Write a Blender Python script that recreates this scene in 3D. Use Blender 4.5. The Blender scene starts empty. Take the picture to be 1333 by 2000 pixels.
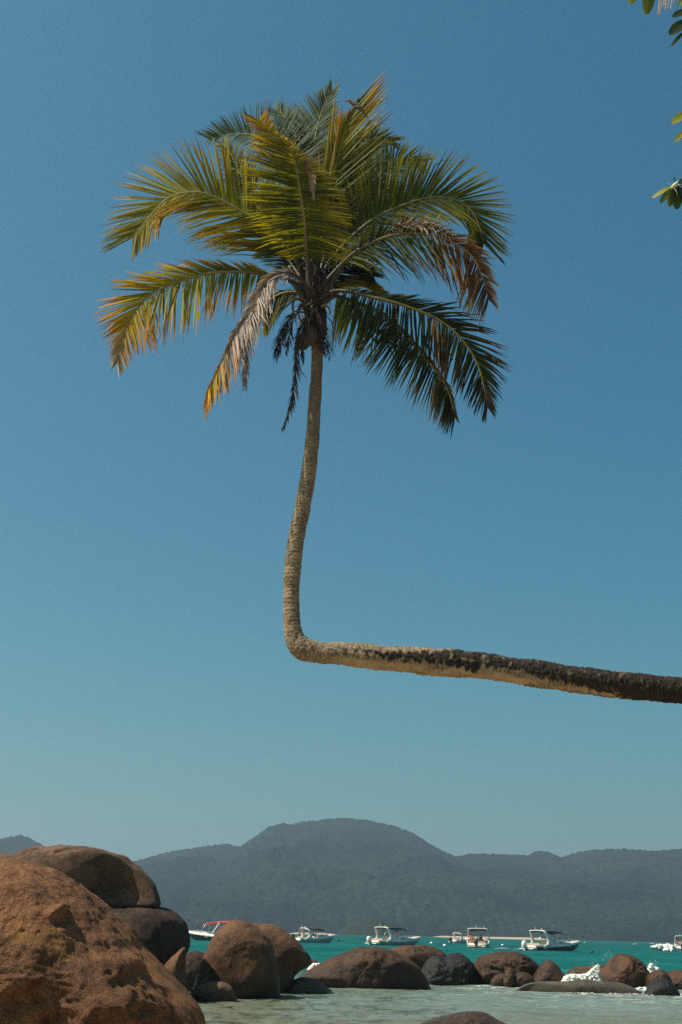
import bpy, bmesh, math, random
import numpy as np
from mathutils import Vector

random.seed(7)
RNG = np.random.default_rng(11)
SC = bpy.context.scene
COL = SC.collection

# ------------------------------------------------------------------ camera
W_, H_ = 1333.0, 2000.0
FPX = 2391.0
HOR_C, ROLL = 1820.0, math.radians(1.4)
CAM_Z = 1.6
pitch = math.atan((HOR_C - 1000.0) / FPX)
cF = Vector((0, math.cos(pitch), math.sin(pitch)))
cX = Vector((1, 0, 0))
cU0 = Vector((0, -math.sin(pitch), math.cos(pitch)))
cR = math.cos(ROLL) * cX + math.sin(ROLL) * cU0
cU = -math.sin(ROLL) * cX + math.cos(ROLL) * cU0
CAM = Vector((0, 0, CAM_Z))
cam_d = bpy.data.cameras.new('camera')
cam_d.sensor_fit = 'VERTICAL'
cam_d.sensor_height = 36.0
cam_d.lens = 36.0 * FPX / H_
cam_d.clip_start = 0.1
cam_d.clip_end = 20000
cam = bpy.data.objects.new('camera', cam_d)
COL.objects.link(cam)
from mathutils import Matrix
M3 = Matrix((cR, cU, -cF)).transposed()
cam.matrix_world = Matrix.Translation(CAM) @ M3.to_4x4()
SC.camera = cam

# ------------------------------------------------------------------ sky, sun, exposure
SUN_EL, SUN_TOWARD = math.radians(53.5), math.radians(15.5)
SUN = Vector((-math.cos(SUN_EL) * math.cos(SUN_TOWARD), -math.cos(SUN_EL) * math.sin(SUN_TOWARD), math.sin(SUN_EL)))
world = bpy.data.worlds.new('World')
SC.world = world
world.use_nodes = True
wn = world.node_tree
wn.nodes.clear()
w_out = wn.nodes.new('ShaderNodeOutputWorld')
w_bg = wn.nodes.new('ShaderNodeBackground')
w_sky = wn.nodes.new('ShaderNodeTexSky')
w_sky.sky_type = 'NISHITA'
w_sky.sun_disc = False
w_sky.sun_elevation = SUN_EL
w_sky.sun_rotation = math.atan2(SUN.x, SUN.y)
w_sky.altitude = 0
w_sky.air_density = 1.0
w_sky.dust_density = 3.0
w_sky.ozone_density = 6.0
w_mul = wn.nodes.new('ShaderNodeMix')
w_mul.data_type = 'RGBA'
w_mul.blend_type = 'MULTIPLY'
w_mul.inputs[0].default_value = 1.0
w_mul.inputs[7].default_value = (1.15, 1.85, 1.22, 1)
w_gam = wn.nodes.new('ShaderNodeHueSaturation')
w_gam.inputs['Saturation'].default_value = 1.38
wn.links.new(w_sky.outputs[0], w_gam.inputs['Color'])
wn.links.new(w_gam.outputs[0], w_mul.inputs[6])
wn.links.new(w_mul.outputs[2], w_bg.inputs[0])
w_bg.inputs[1].default_value = 0.0495
wn.links.new(w_bg.outputs[0], w_out.inputs[0])
sun_d = bpy.data.lights.new('sun', 'SUN')
sun_d.energy = 5.0
sun_d.angle = math.radians(0.5)
sun_d.color = (1.0, 0.90, 0.78)
sun_o = bpy.data.objects.new('sun', sun_d)
COL.objects.link(sun_o)
sun_o.location = (-20, -5, 40)
sun_o.rotation_euler = (-SUN).to_track_quat('-Z', 'Y').to_euler()

vs = SC.view_settings
vs.view_transform = 'Standard'
vs.look = 'None'
vs.exposure = 0.58
vs.gamma = 1.0
vs.use_curve_mapping = False
SC.render.engine = 'CYCLES'
cy = SC.cycles
cy.use_denoising = False
cy.sample_clamp_indirect = 4.0
cy.max_bounces = 8
cy.diffuse_bounces = 3
cy.glossy_bounces = 3
cy.transmission_bounces = 4
cy.transparent_max_bounces = 8
cy.volume_bounces = 0
cy.caustics_reflective = False
cy.caustics_refractive = False


# ------------------------------------------------------------------ pixel -> place helpers (photograph pixels)
def ray(px, py):
    return cF * FPX + cR * (px - W_ / 2) + cU * (H_ / 2 - py)


def at(px, py, Y):
    d = ray(px, py)
    return CAM + d * (Y / d.y)


def ground(px, py, z=0.0):
    d = ray(px, py)
    return CAM + d * ((z - CAM_Z) / d.z)


# ------------------------------------------------------------------ noise
_P = np.random.default_rng(5).permutation(256)
_P = np.concatenate([_P, _P, _P])
_G = np.random.default_rng(6).normal(size=(256, 3))
_G /= np.linalg.norm(_G, axis=1)[:, None]


def pnoise(p):
    p = np.asarray(p, dtype=np.float64)
    ip = np.floor(p).astype(np.int64)
    f = p - ip
    u = f * f * f * (f * (f * 6 - 15) + 10)
    ip &= 255
    out = 0
    for dx in (0, 1):
        wx = u[:, 0] if dx else 1 - u[:, 0]
        for dy in (0, 1):
            wy = u[:, 1] if dy else 1 - u[:, 1]
            for dz in (0, 1):
                wz = u[:, 2] if dz else 1 - u[:, 2]
                h = _P[_P[_P[(ip[:, 0] + dx) & 255] + ((ip[:, 1] + dy) & 255)] + ((ip[:, 2] + dz) & 255)]
                g = _G[h]
                out = out + wx * wy * wz * (g[:, 0] * (f[:, 0] - dx) + g[:, 1] * (f[:, 1] - dy) + g[:, 2] * (f[:, 2] - dz))
    return out * 1.5


def fbm(p, octv=4, gain=0.5, ridged=False):
    p = np.asarray(p, dtype=np.float64)
    a, tot = 1.0, 0
    for k in range(octv):
        n = pnoise(p * (2.0 ** k) + 17.3 * k)
        if ridged:
            n = 1 - 2 * np.abs(n)
        tot = tot + a * n
        a *= gain
    return tot


def sstep(a, b, x):
    t = np.clip((np.asarray(x, dtype=float) - a) / (b - a), 0, 1)
    return t * t * (3 - 2 * t)


def lerp(a, b, t):
    return np.asarray(a) * (1 - t) + np.asarray(b) * t


# ------------------------------------------------------------------ materials
def mat_new(name):
    m = bpy.data.materials.new(name)
    m.use_nodes = True
    nt = m.node_tree
    nt.nodes.clear()
    out = nt.nodes.new('ShaderNodeOutputMaterial')
    return m, nt, out


def N(nt, typ, **kw):
    n = nt.nodes.new(typ)
    for k, v in kw.items():
        if k == 'ins':
            for kk, vv in v.items():
                if isinstance(vv, bpy.types.NodeSocket):
                    nt.links.new(vv, n.inputs[kk])
                else:
                    n.inputs[kk].default_value = vv
        else:
            setattr(n, k, v)
    return n


def c4(c):
    return (c[0], c[1], c[2], 1.0)


def ramp(nt, fac, stops):
    r = N(nt, 'ShaderNodeValToRGB')
    nt.links.new(fac, r.inputs[0])
    els = r.color_ramp.elements
    while len(els) < len(stops):
        els.new(0.5)
    for e, (p, c) in zip(els, stops):
        e.position = p
        e.color = c4(c) if not isinstance(c, (int, float)) else (c, c, c, 1)
    return r.outputs[0]


def mixc(nt, fac, a, b, mode='MIX'):
    n = N(nt, 'ShaderNodeMix', data_type='RGBA', blend_type=mode)
    for i, v in ((0, fac), (6, a), (7, b)):
        if isinstance(v, bpy.types.NodeSocket):
            nt.links.new(v, n.inputs[i])
        else:
            n.inputs[i].default_value = v if isinstance(v, (int, float)) else c4(v)
    return n.outputs[2]


def math_n(nt, op, a, b=0.0, clamp=False):
    n = N(nt, 'ShaderNodeMath', operation=op, use_clamp=clamp)
    for i, v in enumerate((a, b)):
        if isinstance(v, bpy.types.NodeSocket):
            nt.links.new(v, n.inputs[i])
        else:
            n.inputs[i].default_value = v
    return n.outputs[0]


def noise_n(nt, vec, scale, detail=4, rough=0.55, dist=0.0):
    n = N(nt, 'ShaderNodeTexNoise', ins={'Scale': scale, 'Detail': detail, 'Roughness': rough, 'Distortion': dist})
    if vec is not None:
        nt.links.new(vec, n.inputs['Vector'])
    return n.outputs['Fac']


def simple_mat(name, col, rough=0.5, var=0.12, scale=6.0, metal=0.0, spec=0.5):
    m, nt, out = mat_new(name)
    tc = N(nt, 'ShaderNodeTexCoord')
    n = noise_n(nt, tc.outputs['Object'], scale, 3)
    c = mixc(nt, n, [x * (1 - var) for x in col], [min(1, x * (1 + var)) for x in col])
    b = N(nt, 'ShaderNodeBsdfPrincipled', ins={'Base Color': c, 'Roughness': rough, 'Metallic': metal, 'Specular IOR Level': spec})
    nt.links.new(b.outputs[0], out.inputs[0])
    return m


def leaf_mat(name, transl=0.45, rough=0.38, spec=0.35):
    m, nt, out = mat_new(name)
    at_ = N(nt, 'ShaderNodeAttribute', attribute_name='Col')
    b = N(nt, 'ShaderNodeBsdfPrincipled', ins={'Base Color': at_.outputs['Color'], 'Roughness': rough, 'Specular IOR Level': spec})
    tcol = mixc(nt, 1.0, at_.outputs['Color'], (1.6, 1.45, 0.45), 'MULTIPLY')
    t = N(nt, 'ShaderNodeBsdfTranslucent', ins={'Color': tcol})
    mx = N(nt, 'ShaderNodeMixShader', ins={0: transl})
    nt.links.new(b.outputs[0], mx.inputs[1])
    nt.links.new(t.outputs[0], mx.inputs[2])
    nt.links.new(mx.outputs[0], out.inputs[0])
    return m


def vcol_mat(name, rough=0.85, bump=0.0, bscale=30.0, bdist=0.01, spec=0.3, rings=False):
    m, nt, out = mat_new(name)
    at_ = N(nt, 'ShaderNodeAttribute', attribute_name='Col')
    b = N(nt, 'ShaderNodeBsdfPrincipled', ins={'Base Color': at_.outputs['Color'], 'Roughness': rough, 'Specular IOR Level': spec})
    if bump:
        tc = N(nt, 'ShaderNodeTexCoord')
        n = noise_n(nt, tc.outputs['Object'], bscale, 6, 0.65)
        bp = N(nt, 'ShaderNodeBump', ins={'Strength': bump, 'Distance': bdist, 'Height': n})
        nt.links.new(bp.outputs[0], b.inputs['Normal'])
    nt.links.new(b.outputs[0], out.inputs[0])
    return m


def rock_mat(name, base, dark, light, wet_z=0.25, wet_col=(0.024, 0.012, 0.006), all_wet=0.0, fine=1.0, rust=None, dry_rough=0.9):
    """weathered granite: blotches, speckle, tide-mark that is darker and glossier"""
    m, nt, out = mat_new(name)
    geo = N(nt, 'ShaderNodeNewGeometry')
    P = geo.outputs['Position']
    n1 = noise_n(nt, P, 1.3, 6, 0.6, 0.4)
    n2 = noise_n(nt, P, 9.0 * fine, 6, 0.68)
    n3 = noise_n(nt, P, 60.0 * fine, 3, 0.7)
    f1 = ramp(nt, n1, [(0.43, 0.0), (0.57, 1.0)])
    f2 = ramp(nt, n2, [(0.38, 0.0), (0.64, 1.0)])
    c = mixc(nt, f1, dark, base)
    c = mixc(nt, math_n(nt, 'MULTIPLY', f2, 0.55), c, light)
    sp = ramp(nt, n3, [(0.33, 0.28), (0.5, 0.95), (0.68, 1.4)])
    c = mixc(nt, 0.85, c, sp, 'MULTIPLY')
    if rust:
        mp = N(nt, 'ShaderNodeMapping', ins={'Vector': P, 'Scale': (1, 1, 1.6), 'Location': (4, 2, 9)})
        fr = ramp(nt, noise_n(nt, mp.outputs[0], 1.0, 5, 0.6, 0.6), [(0.56, 0.0), (0.70, 0.8)])
        c = mixc(nt, fr, c, rust)
    # tide mark
    sx = N(nt, 'ShaderNodeSeparateXYZ')
    nt.links.new(P, sx.inputs[0])
    nz = math_n(nt, 'SUBTRACT', sx.outputs[2], math_n(nt, 'MULTIPLY', math_n(nt, 'SUBTRACT', n1, 0.5), 0.7))
    wet = N(nt, 'ShaderNodeMapRange', ins={0: nz, 1: wet_z + 0.12, 2: wet_z - 0.12, 3: all_wet, 4: 1.0})
    wetv = wet.outputs[0]
    wc = mixc(nt, 0.55, c, wet_col)
    c = mixc(nt, math_n(nt, 'MULTIPLY', wetv, 1.0), c, wc)
    rough = N(nt, 'ShaderNodeMapRange', ins={0: wetv, 1: 0.0, 2: 1.0, 3: dry_rough, 4: 0.34})
    spec = N(nt, 'ShaderNodeMapRange', ins={0: wetv, 1: 0.0, 2: 1.0, 3: 0.15, 4: 0.24})
    b = N(nt, 'ShaderNodeBsdfPrincipled', ins={'Base Color': c, 'Roughness': rough.outputs[0], 'Specular IOR Level': spec.outputs[0]})
    hsum = math_n(nt, 'ADD', math_n(nt, 'ADD', math_n(nt, 'MULTIPLY', n2, 0.62), math_n(nt, 'MULTIPLY', n3, 0.38)), 0.0)
    bp = N(nt, 'ShaderNodeBump', ins={'Strength': 0.75, 'Distance': 0.07 / fine, 'Height': hsum})
    nt.links.new(bp.outputs[0], b.inputs['Normal'])
    nt.links.new(b.outputs[0], out.inputs[0])
    return m


# ------------------------------------------------------------------ object helpers
def mesh_np(name, V, F, mat=None, smooth=True, cols=None):
    me = bpy.data.meshes.new(name)
    V = np.asarray(V, dtype=np.float32)
    if isinstance(F, np.ndarray):
        F = np.asarray(F, dtype=np.int32)
        k = F.shape[1]
        me.vertices.add(len(V))
        me.vertices.foreach_set('co', V.ravel())
        me.loops.add(F.size)
        me.loops.foreach_set('vertex_index', F.ravel())
        me.polygons.add(len(F))
        me.polygons.foreach_set('loop_start', np.arange(0, F.size, k, dtype=np.int32))
        me.polygons.foreach_set('loop_total', np.full(len(F), k, dtype=np.int32))
        me.update(calc_edges=True)
    else:
        me.from_pydata([tuple(map(float, v)) for v in V], [], F)
    me.polygons.foreach_set('use_smooth', np.full(len(me.polygons), smooth, dtype=bool))
    if cols is not None:
        a = me.attributes.new('Col', 'FLOAT_COLOR', 'POINT')
        cc = np.ones((len(V), 4), dtype=np.float32)
        cc[:, :3] = cols
        a.data.foreach_set('color', cc.ravel())
    if mat is not None:
        me.materials.append(mat)
    me.update()
    return me


def link(name, me, parent=None, loc=None):
    o = bpy.data.objects.new(name, me)
    COL.objects.link(o)
    if parent is not None:
        o.parent = parent
    if loc is not None:
        o.location = loc
    return o


def tag(o, label=None, cat=None, group=None, kind=None):
    if label:
        o['label'] = label
    if cat:
        o['category'] = cat
    if group:
        o['group'] = group
    if kind:
        o['kind'] = kind
    return o


def thing(name, label, cat, loc, rz=0.0, group=None):
    o = link(name, None, None, loc)
    o.rotation_euler = (0, 0, rz)
    return tag(o, label, cat, group)


def grid_faces(nu, nv, wrap=False):
    i = np.arange(nu - 1)[:, None]
    j = np.arange(nv if wrap else nv - 1)[None, :]
    a = i * nv + j
    b = i * nv + (j + 1) % nv
    return np.stack([a, b, b + nv, a + nv], -1).reshape(-1, 4)


def catmull(pts, n):
    P = np.asarray(pts, dtype=float)
    P = np.vstack([2 * P[0] - P[1], P, 2 * P[-1] - P[-2]])
    m = len(P) - 3
    out = []
    for t in np.linspace(0, m, n):
        k = min(int(t), m - 1)
        u = t - k
        p0, p1, p2, p3 = P[k:k + 4]
        out.append(0.5 * (2 * p1 + (p2 - p0) * u + (2 * p0 - 5 * p1 + 4 * p2 - p3) * u * u + (3 * p1 - p0 - 3 * p2 + p3) * u ** 3))
    return np.array(out)


def resample(P, n):
    seg = np.linalg.norm(np.diff(P[:, :3], axis=0), axis=1)
    s = np.concatenate([[0], np.cumsum(seg)])
    t = np.linspace(0, s[-1], n)
    return np.stack([np.interp(t, s, P[:, k]) for k in range(P.shape[1])], 1), t


class MB:
    """collects simple shapes into one mesh"""
    def __init__(self):
        self.v, self.f = [], []

    def add(self, V, F):
        o = len(self.v)
        self.v += [tuple(map(float, x)) for x in V]
        self.f += [tuple(int(i) + o for i in q) for q in F]
        return self

    def box(self, c, s, rot=None, taper=1.0):
        x, y, z = s[0] / 2, s[1] / 2, s[2] / 2
        V = [(-x, -y, -z), (x, -y, -z), (x, y, -z), (-x, y, -z), (-x * taper, -y * taper, z), (x * taper, -y * taper, z), (x * taper, y * taper, z), (-x * taper, y * taper, z)]
        if rot is not None:
            ca, sa = math.cos(rot), math.sin(rot)
            V = [(a * ca + cc * sa, b, -a * sa + cc * ca) for a, b, cc in V]
        V = [(a + c[0], b + c[1], d + c[2]) for a, b, d in V]
        return self.add(V, [(3, 2, 1, 0), (4, 5, 6, 7), (0, 1, 5, 4), (1, 2, 6, 5), (2, 3, 7, 6), (3, 0, 4, 7)])

    def tube(self, pts, r, n=8, ref=(0.13, 0.21, 0.97)):
        P = np.asarray(pts, dtype=float)
        r = np.broadcast_to(np.asarray(r, dtype=float), (len(P),))
        T = np.gradient(P, axis=0)
        T /= np.linalg.norm(T, axis=1)[:, None] + 1e-12
        V = []
        e1 = np.cross(T[0], ref)
        if np.linalg.norm(e1) < 1e-3:
            e1 = np.cross(T[0], (1, 0, 0))
        for k in range(len(P)):
            e1 = e1 - T[k] * np.dot(e1, T[k])
            e1 /= np.linalg.norm(e1) + 1e-12
            e2 = np.cross(T[k], e1)
            for j in range(n):
                a = 2 * math.pi * j / n
                V.append(P[k] + r[k] * (math.cos(a) * e1 + math.sin(a) * e2))
        F = grid_faces(len(P), n, True).tolist()
        F += [tuple(range(n - 1, -1, -1)), tuple(range((len(P) - 1) * n, len(P) * n))]
        return self.add(V, F)

    def plate(self, pts, w, h, wdir):
        """band of rectangular section along pts: w along wdir, h across"""
        P = np.asarray(pts, dtype=float)
        T = np.gradient(P, axis=0)
        T /= np.linalg.norm(T, axis=1)[:, None] + 1e-12
        wd = np.asarray(wdir, dtype=float)
        w = np.broadcast_to(np.asarray(w, dtype=float), (len(P),))
        V = []
        for k in range(len(P)):
            a = wd - T[k] * np.dot(wd, T[k])
            a /= np.linalg.norm(a) + 1e-12
            b = np.cross(T[k], a)
            for sx, sy in ((-1, -1), (1, -1), (1, 1), (-1, 1)):
                V.append(P[k] + a * sx * w[k] / 2 + b * sy * h / 2)
        F = grid_faces(len(P), 4, True).tolist() + [(3, 2, 1, 0), tuple((len(P) - 1) * 4 + i for i in range(4))]
        return self.add(V, F)

    def ball(self, c, r, n=10, m=7, f=None):
        r = np.broadcast_to(np.asarray(r, dtype=float), (3,))
        V = []
        for i in range(m):
            th = math.pi * (i + 0.02) / (m - 1 + 0.04)
            for j in range(n):
                a = 2 * math.pi * j / n
                p = np.array((math.sin(th) * math.cos(a), math.sin(th) * math.sin(a), math.cos(th)))
                if f:
                    p = p * f(p)
                V.append(np.asarray(c) + p * r)
        return self.add(V, grid_faces(m, n, True)[:, ::-1].tolist() + [tuple(range(n)), tuple(range(m * n - 1, (m - 1) * n - 1, -1))])

    def build(self, name, mat, parent=None, smooth=False, loc=None):
        me = mesh_np(name, self.v, self.f, mat, smooth)
        return link(name, me, parent, loc)


# ================================================================== THE SETTING
# ---- beach and seabed
def beach_z(y):
    return np.interp(y, [-200, 0, 13, 19, 26, 44, 120, 300], [4.0, 0.28, 0.12, 0.0, -0.4, -1.6, -4.0, -6.0])


xs = np.concatenate([np.linspace(-400, -16, 24), np.linspace(-15, 15, 61), np.linspace(16, 400, 24)])
ys = np.concatenate([np.linspace(-200, -6, 20), np.linspace(-5, 45, 100), np.linspace(48, 300, 24)])
XX, YY = np.meshgrid(xs, ys, indexing='ij')
pp = np.stack([XX.ravel(), YY.ravel(), np.zeros(XX.size)], 1)
ZZ = beach_z(pp[:, 1]) + 0.03 * fbm(pp * 0.5, 3)
pp[:, 2] = ZZ
m, nt, out = mat_new('sand')
g = N(nt, 'ShaderNodeNewGeometry')
n1 = noise_n(nt, g.outputs['Position'], 3.0, 5)
n2 = noise_n(nt, g.outputs['Position'], 90.0, 2)
c = mixc(nt, n1, (0.30, 0.23, 0.15), (0.42, 0.34, 0.235))
b = N(nt, 'ShaderNodeBsdfPrincipled', ins={'Base Color': c, 'Roughness': 0.95})
bp = N(nt, 'ShaderNodeBump', ins={'Strength': 0.4, 'Distance': 0.02, 'Height': n2})
nt.links.new(bp.outputs[0], b.inputs['Normal'])
nt.links.new(b.outputs[0], out.inputs[0])
SAND = m
o = link('beach', mesh_np('beach', pp, grid_faces(len(xs), len(ys))[:, ::-1], SAND))
tag(o, kind='structure')


# ---- the sea: one sheet, fine near the rocks, growing coarser outwards
def grow(a, b, d0, rate):
    v, d = [a], d0
    while v[-1] < b:
        v.append(v[-1] + d)
        d *= rate
    return np.array(v)


xr = grow(9, 3500, 0.12, 1.09)
xs = np.concatenate([-xr[::-1], np.arange(-8.9, 8.95, 0.1), xr])
ys = np.concatenate([np.arange(13, 52, 0.085), grow(52, 4000, 0.1, 1.018)])
XX, YY = np.meshgrid(xs, ys, indexing='ij')
pp = np.stack([XX.ravel(), YY.ravel(), np.zeros(XX.size)], 1)
dist = np.abs(pp[:, 1])
calm = sstep(42, 50, pp[:, 1])            # lagoon inside the rocks is calmer
q = pp.copy()
near = 0.046 * fbm(q * np.array([0.6, 1.3, 1]) + 3.1, 3, 0.55) + 0.008 * pnoise(q * np.array([2.6, 4.5, 1]) + 9)
sea = 0.06 * fbm(q * np.array([0.16, 0.42, 1]) + 31, 4, 0.6)
fade = sstep(500, 120, dist) * sstep(900, 60, np.abs(pp[:, 0]))
pp[:, 2] = (near * (1 - calm) + sea * calm * fade) * sstep(300, 30, np.abs(pp[:, 0]))
m, nt, out = mat_new('sea_water')
g = N(nt, 'ShaderNodeNewGeometry')
P = g.outputs['Position']
sx = N(nt, 'ShaderNodeSeparateXYZ')
nt.links.new(P, sx.inputs[0])
mp = N(nt, 'ShaderNodeMapping', ins={'Vector': P, 'Scale': (0.35, 1.0, 1.0)})
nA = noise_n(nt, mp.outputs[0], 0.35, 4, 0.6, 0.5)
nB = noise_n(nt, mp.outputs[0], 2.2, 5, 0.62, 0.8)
yw = math_n(nt, 'ADD', sx.outputs[1], math_n(nt, 'MULTIPLY', math_n(nt, 'SUBTRACT', nA, 0.5), 16.0))
depth = N(nt, 'ShaderNodeMapRange', ins={0: yw, 1: 41.0, 2: 58.0, 3: 0.0, 4: 1.0})
shore = N(nt, 'ShaderNodeMapRange', ins={0: yw, 1: 22.0, 2: 37.0, 3: 0.0, 4: 1.0})
far = N(nt, 'ShaderNodeMapRange', ins={0: sx.outputs[1], 1: 60.0, 2: 260.0, 3: 0.0, 4: 1.0})
lag = mixc(nt, shore.outputs[0], (0.15, 0.143, 0.088), (0.135, 0.182, 0.150))
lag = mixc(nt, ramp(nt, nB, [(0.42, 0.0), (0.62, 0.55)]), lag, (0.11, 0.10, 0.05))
deep = mixc(nt, far.outputs[0], (0.005, 0.088, 0.082), (0.003, 0.056, 0.060))
deep = mixc(nt, ramp(nt, nA, [(0.35, 0.0), (0.7, 0.5)]), deep, (0.002, 0.058, 0.062))
mpl = N(nt, 'ShaderNodeMapping', ins={'Vector': P, 'Scale': (0.16, 0.045, 1.0)})
nL = noise_n(nt, mpl.outputs[0], 1.0, 6, 0.65, 0.7)
deep = mixc(nt, ramp(nt, nL, [(0.40, 0.0), (0.62, 0.75)]), deep, (0.012, 0.118, 0.110))  # ripple streaks painted as colour in place of wave reflections
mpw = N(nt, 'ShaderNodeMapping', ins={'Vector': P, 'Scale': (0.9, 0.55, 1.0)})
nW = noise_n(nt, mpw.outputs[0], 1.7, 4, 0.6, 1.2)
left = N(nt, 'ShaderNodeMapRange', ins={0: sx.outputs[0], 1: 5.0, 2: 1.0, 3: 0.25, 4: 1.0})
rock_refl = math_n(nt, 'MULTIPLY', math_n(nt, 'MULTIPLY', ramp(nt, nW, [(0.50, 0.0), (0.60, 0.85)]), left.outputs[0]), ramp(nt, nA, [(0.45, 1.0), (0.75, 0.3)]))  # dark reflections of boulders and hills, painted into the lagoon colour
lag = mixc(nt, rock_refl, lag, (0.030, 0.032, 0.013))
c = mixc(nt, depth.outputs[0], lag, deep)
# thin lacy foam drifting behind the right hand rocks
mpf = N(nt, 'ShaderNodeMapping', ins={'Vector': P, 'Scale': (0.5, 1.3, 1.0)})
nF = noise_n(nt, mpf.outputs[0], 2.4, 8, 0.72, 1.6)
lane = N(nt, 'ShaderNodeMapRange', ins={0: sx.outputs[0], 1: 1.0, 2: 8.0, 3: 0.0, 4: 1.0})
lane2 = N(nt, 'ShaderNodeMapRange', ins={0: sx.outputs[1], 1: 29.0, 2: 39.0, 3: 0.0, 4: 1.0})
lane3 = N(nt, 'ShaderNodeMapRange', ins={0: sx.outputs[1], 1: 52.0, 2: 45.0, 3: 0.0, 4: 1.0})
ff = math_n(nt, 'MULTIPLY', math_n(nt, 'MULTIPLY', lane.outputs[0], lane2.outputs[0]), lane3.outputs[0])
ff = math_n(nt, 'MULTIPLY', ff, ramp(nt, nF, [(0.52, 0.0), (0.60, 0.75)]))
c = mixc(nt, ff, c, (0.62, 0.62, 0.56))
mpb = N(nt, 'ShaderNodeMapping', ins={'Vector': P, 'Scale': (0.55, 1.0, 1.0)})
h1 = noise_n(nt, mpb.outputs[0], 5.0, 5, 0.6, 0.6)
h2 = noise_n(nt, mpb.outputs[0], 0.9, 5, 0.65, 0.6)
hh = mixc(nt, depth.outputs[0], h1, h2)
bd = N(nt, 'ShaderNodeMapRange', ins={0: depth.outputs[0], 1: 0.0, 2: 1.0, 3: 0.07, 4: 0.45})
bp = N(nt, 'ShaderNodeBump', ins={'Strength': 0.9, 'Distance': bd.outputs[0], 'Height': hh})
dif = N(nt, 'ShaderNodeBsdfDiffuse', ins={'Color': c, 'Normal': bp.outputs[0]})
glo = N(nt, 'ShaderNodeBsdfGlossy', ins={'Color': (1, 1, 1, 1), 'Roughness': 0.08, 'Normal': bp.outputs[0]})
fre = N(nt, 'ShaderNodeFresnel', ins={'IOR': 1.33, 'Normal': bp.outputs[0]})
wk = N(nt, 'ShaderNodeMapRange', ins={0: depth.outputs[0], 1: 0.0, 2: 1.0, 3: 0.85, 4: 0.07})
mxs = N(nt, 'ShaderNodeMixShader', ins={0: math_n(nt, 'MULTIPLY', fre.outputs[0], wk.outputs[0])})
nt.links.new(dif.outputs[0], mxs.inputs[1])
nt.links.new(glo.outputs[0], mxs.inputs[2])
nt.links.new(mxs.outputs[0], out.inputs[0])
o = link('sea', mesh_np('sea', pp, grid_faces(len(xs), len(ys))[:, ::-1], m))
tag(o, kind='structure')

# ---- forested mountains across the bay
RIDGE_Y = 1600.0
prof = [(-1400, 1700), (-900, 1650), (-500, 1690), (-250, 1660), (-100, 1662), (-30, 1646), (0, 1637), (20, 1632), (42, 1628), (60, 1635), (80, 1645), (100, 1656), (150, 1675), (220, 1690),
        (270, 1678), (310, 1667), (340, 1660), (390, 1652), (440, 1645), (470, 1651), (500, 1631), (525, 1613), (550, 1605), (570, 1608), (590, 1602),
        (610, 1601), (640, 1597), (680, 1595), (720, 1600), (760, 1608), (800, 1621), (840, 1646), (870, 1662), (890, 1670), (920, 1665), (960, 1666),
        (1000, 1667), (1030, 1668), (1050, 1660), (1070, 1661), (1095, 1673), (1120, 1664), (1160, 1657), (1200, 1655), (1240, 1657), (1280, 1660),
        (1333, 1655), (1450, 1652), (1700, 1670), (2100, 1640), (2700, 1690)]
rp = np.array([[at(px, py, RIDGE_Y).x, at(px, py, RIDGE_Y).z] for px, py in prof])
xs = np.concatenate([np.linspace(-1250, -490, 120), np.arange(-488, 489, 1.55), np.linspace(491, 1250, 120)])
ty = np.concatenate([np.linspace(0, 1, 330), np.linspace(1.02, 1.5, 14)])
Y0 = 900.0
ys = Y0 + (RIDGE_Y - Y0) * ty
XX, TT = np.meshgrid(xs, ty, indexing='ij')
YY = Y0 + (RIDGE_Y - Y0) * TT
X, Y, T = XX.ravel(), YY.ravel(), TT.ravel()
Hh = np.interp(X, rp[:, 0], rp[:, 1])
up = np.where(T <= 1, 0.10 * T + 0.9 * np.clip(T, 0, 1) ** 1.35, 1 - 0.9 * (T - 1))
spur = fbm(np.stack([X / 166, Y / 270, np.zeros_like(X)], 1), 4, 0.5, True)
mid = np.clip(T, 0, 1) * (1 - np.clip(T, 0, 1)) ** 1.6 * 5.2
# rounded forest crowns
cr = 0
cellp = np.stack([X, Y * 0.35, np.zeros_like(X)], 1)
can = np.abs(pnoise(np.stack([X, Y * 0.8, X * 0], 1) / 7.5 + 5)) * 4.6 + np.abs(pnoise(np.stack([X, Y * 0.8, X * 0], 1) / 4.2 + 50)) * 2.0 + RNG.random(len(X)) * 1.0
Z = -3 + up * Hh + mid * spur * 19 * np.clip(Hh / 130, 0.3, 1.2) - can + 3.2
Z = np.where(T < 0.02, np.minimum(Z, 2), Z)
kg = 0.5 + 0.75 * fbm(np.stack([X / 100, Y / 105, Z / 60], 1), 4, 0.6)
ks = 0.5 + 0.55 * pnoise(np.stack([X, Y * 0.8, X * 0], 1) / 6.0 + 90) + 0.55 * (RNG.random(len(X)) - 0.5)
colr = lerp(np.array([0.002, 0.007, 0.007]), np.array([0.010, 0.021, 0.012]), np.clip(kg, 0, 1)[:, None])
colr = colr * (0.25 + 1.5 * np.clip(ks, 0, 1))[:, None]
cliff = sstep(0.62, 0.8, fbm(np.stack([X / 40, Y / 66, Z / 86 + 3], 1), 3) + 0.35) * sstep(0.55, 0.9, T) * sstep(-130, -80, X) * sstep(145, 80, X)
colr = lerp(colr, np.array([0.12, 0.12, 0.095]), (cliff * 0.0)[:, None])
FOR = vcol_mat('forest_canopy', 0.9, 0.5, 0.35, 2.0, 0.1)
o = link('mountains', mesh_np('mountains', np.stack([X, Y, Z], 1), grid_faces(len(xs), len(ty))[:, ::-1], FOR, True, colr))
tag(o, kind='structure')

# the low green knoll at the water's edge and another at the far right


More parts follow.
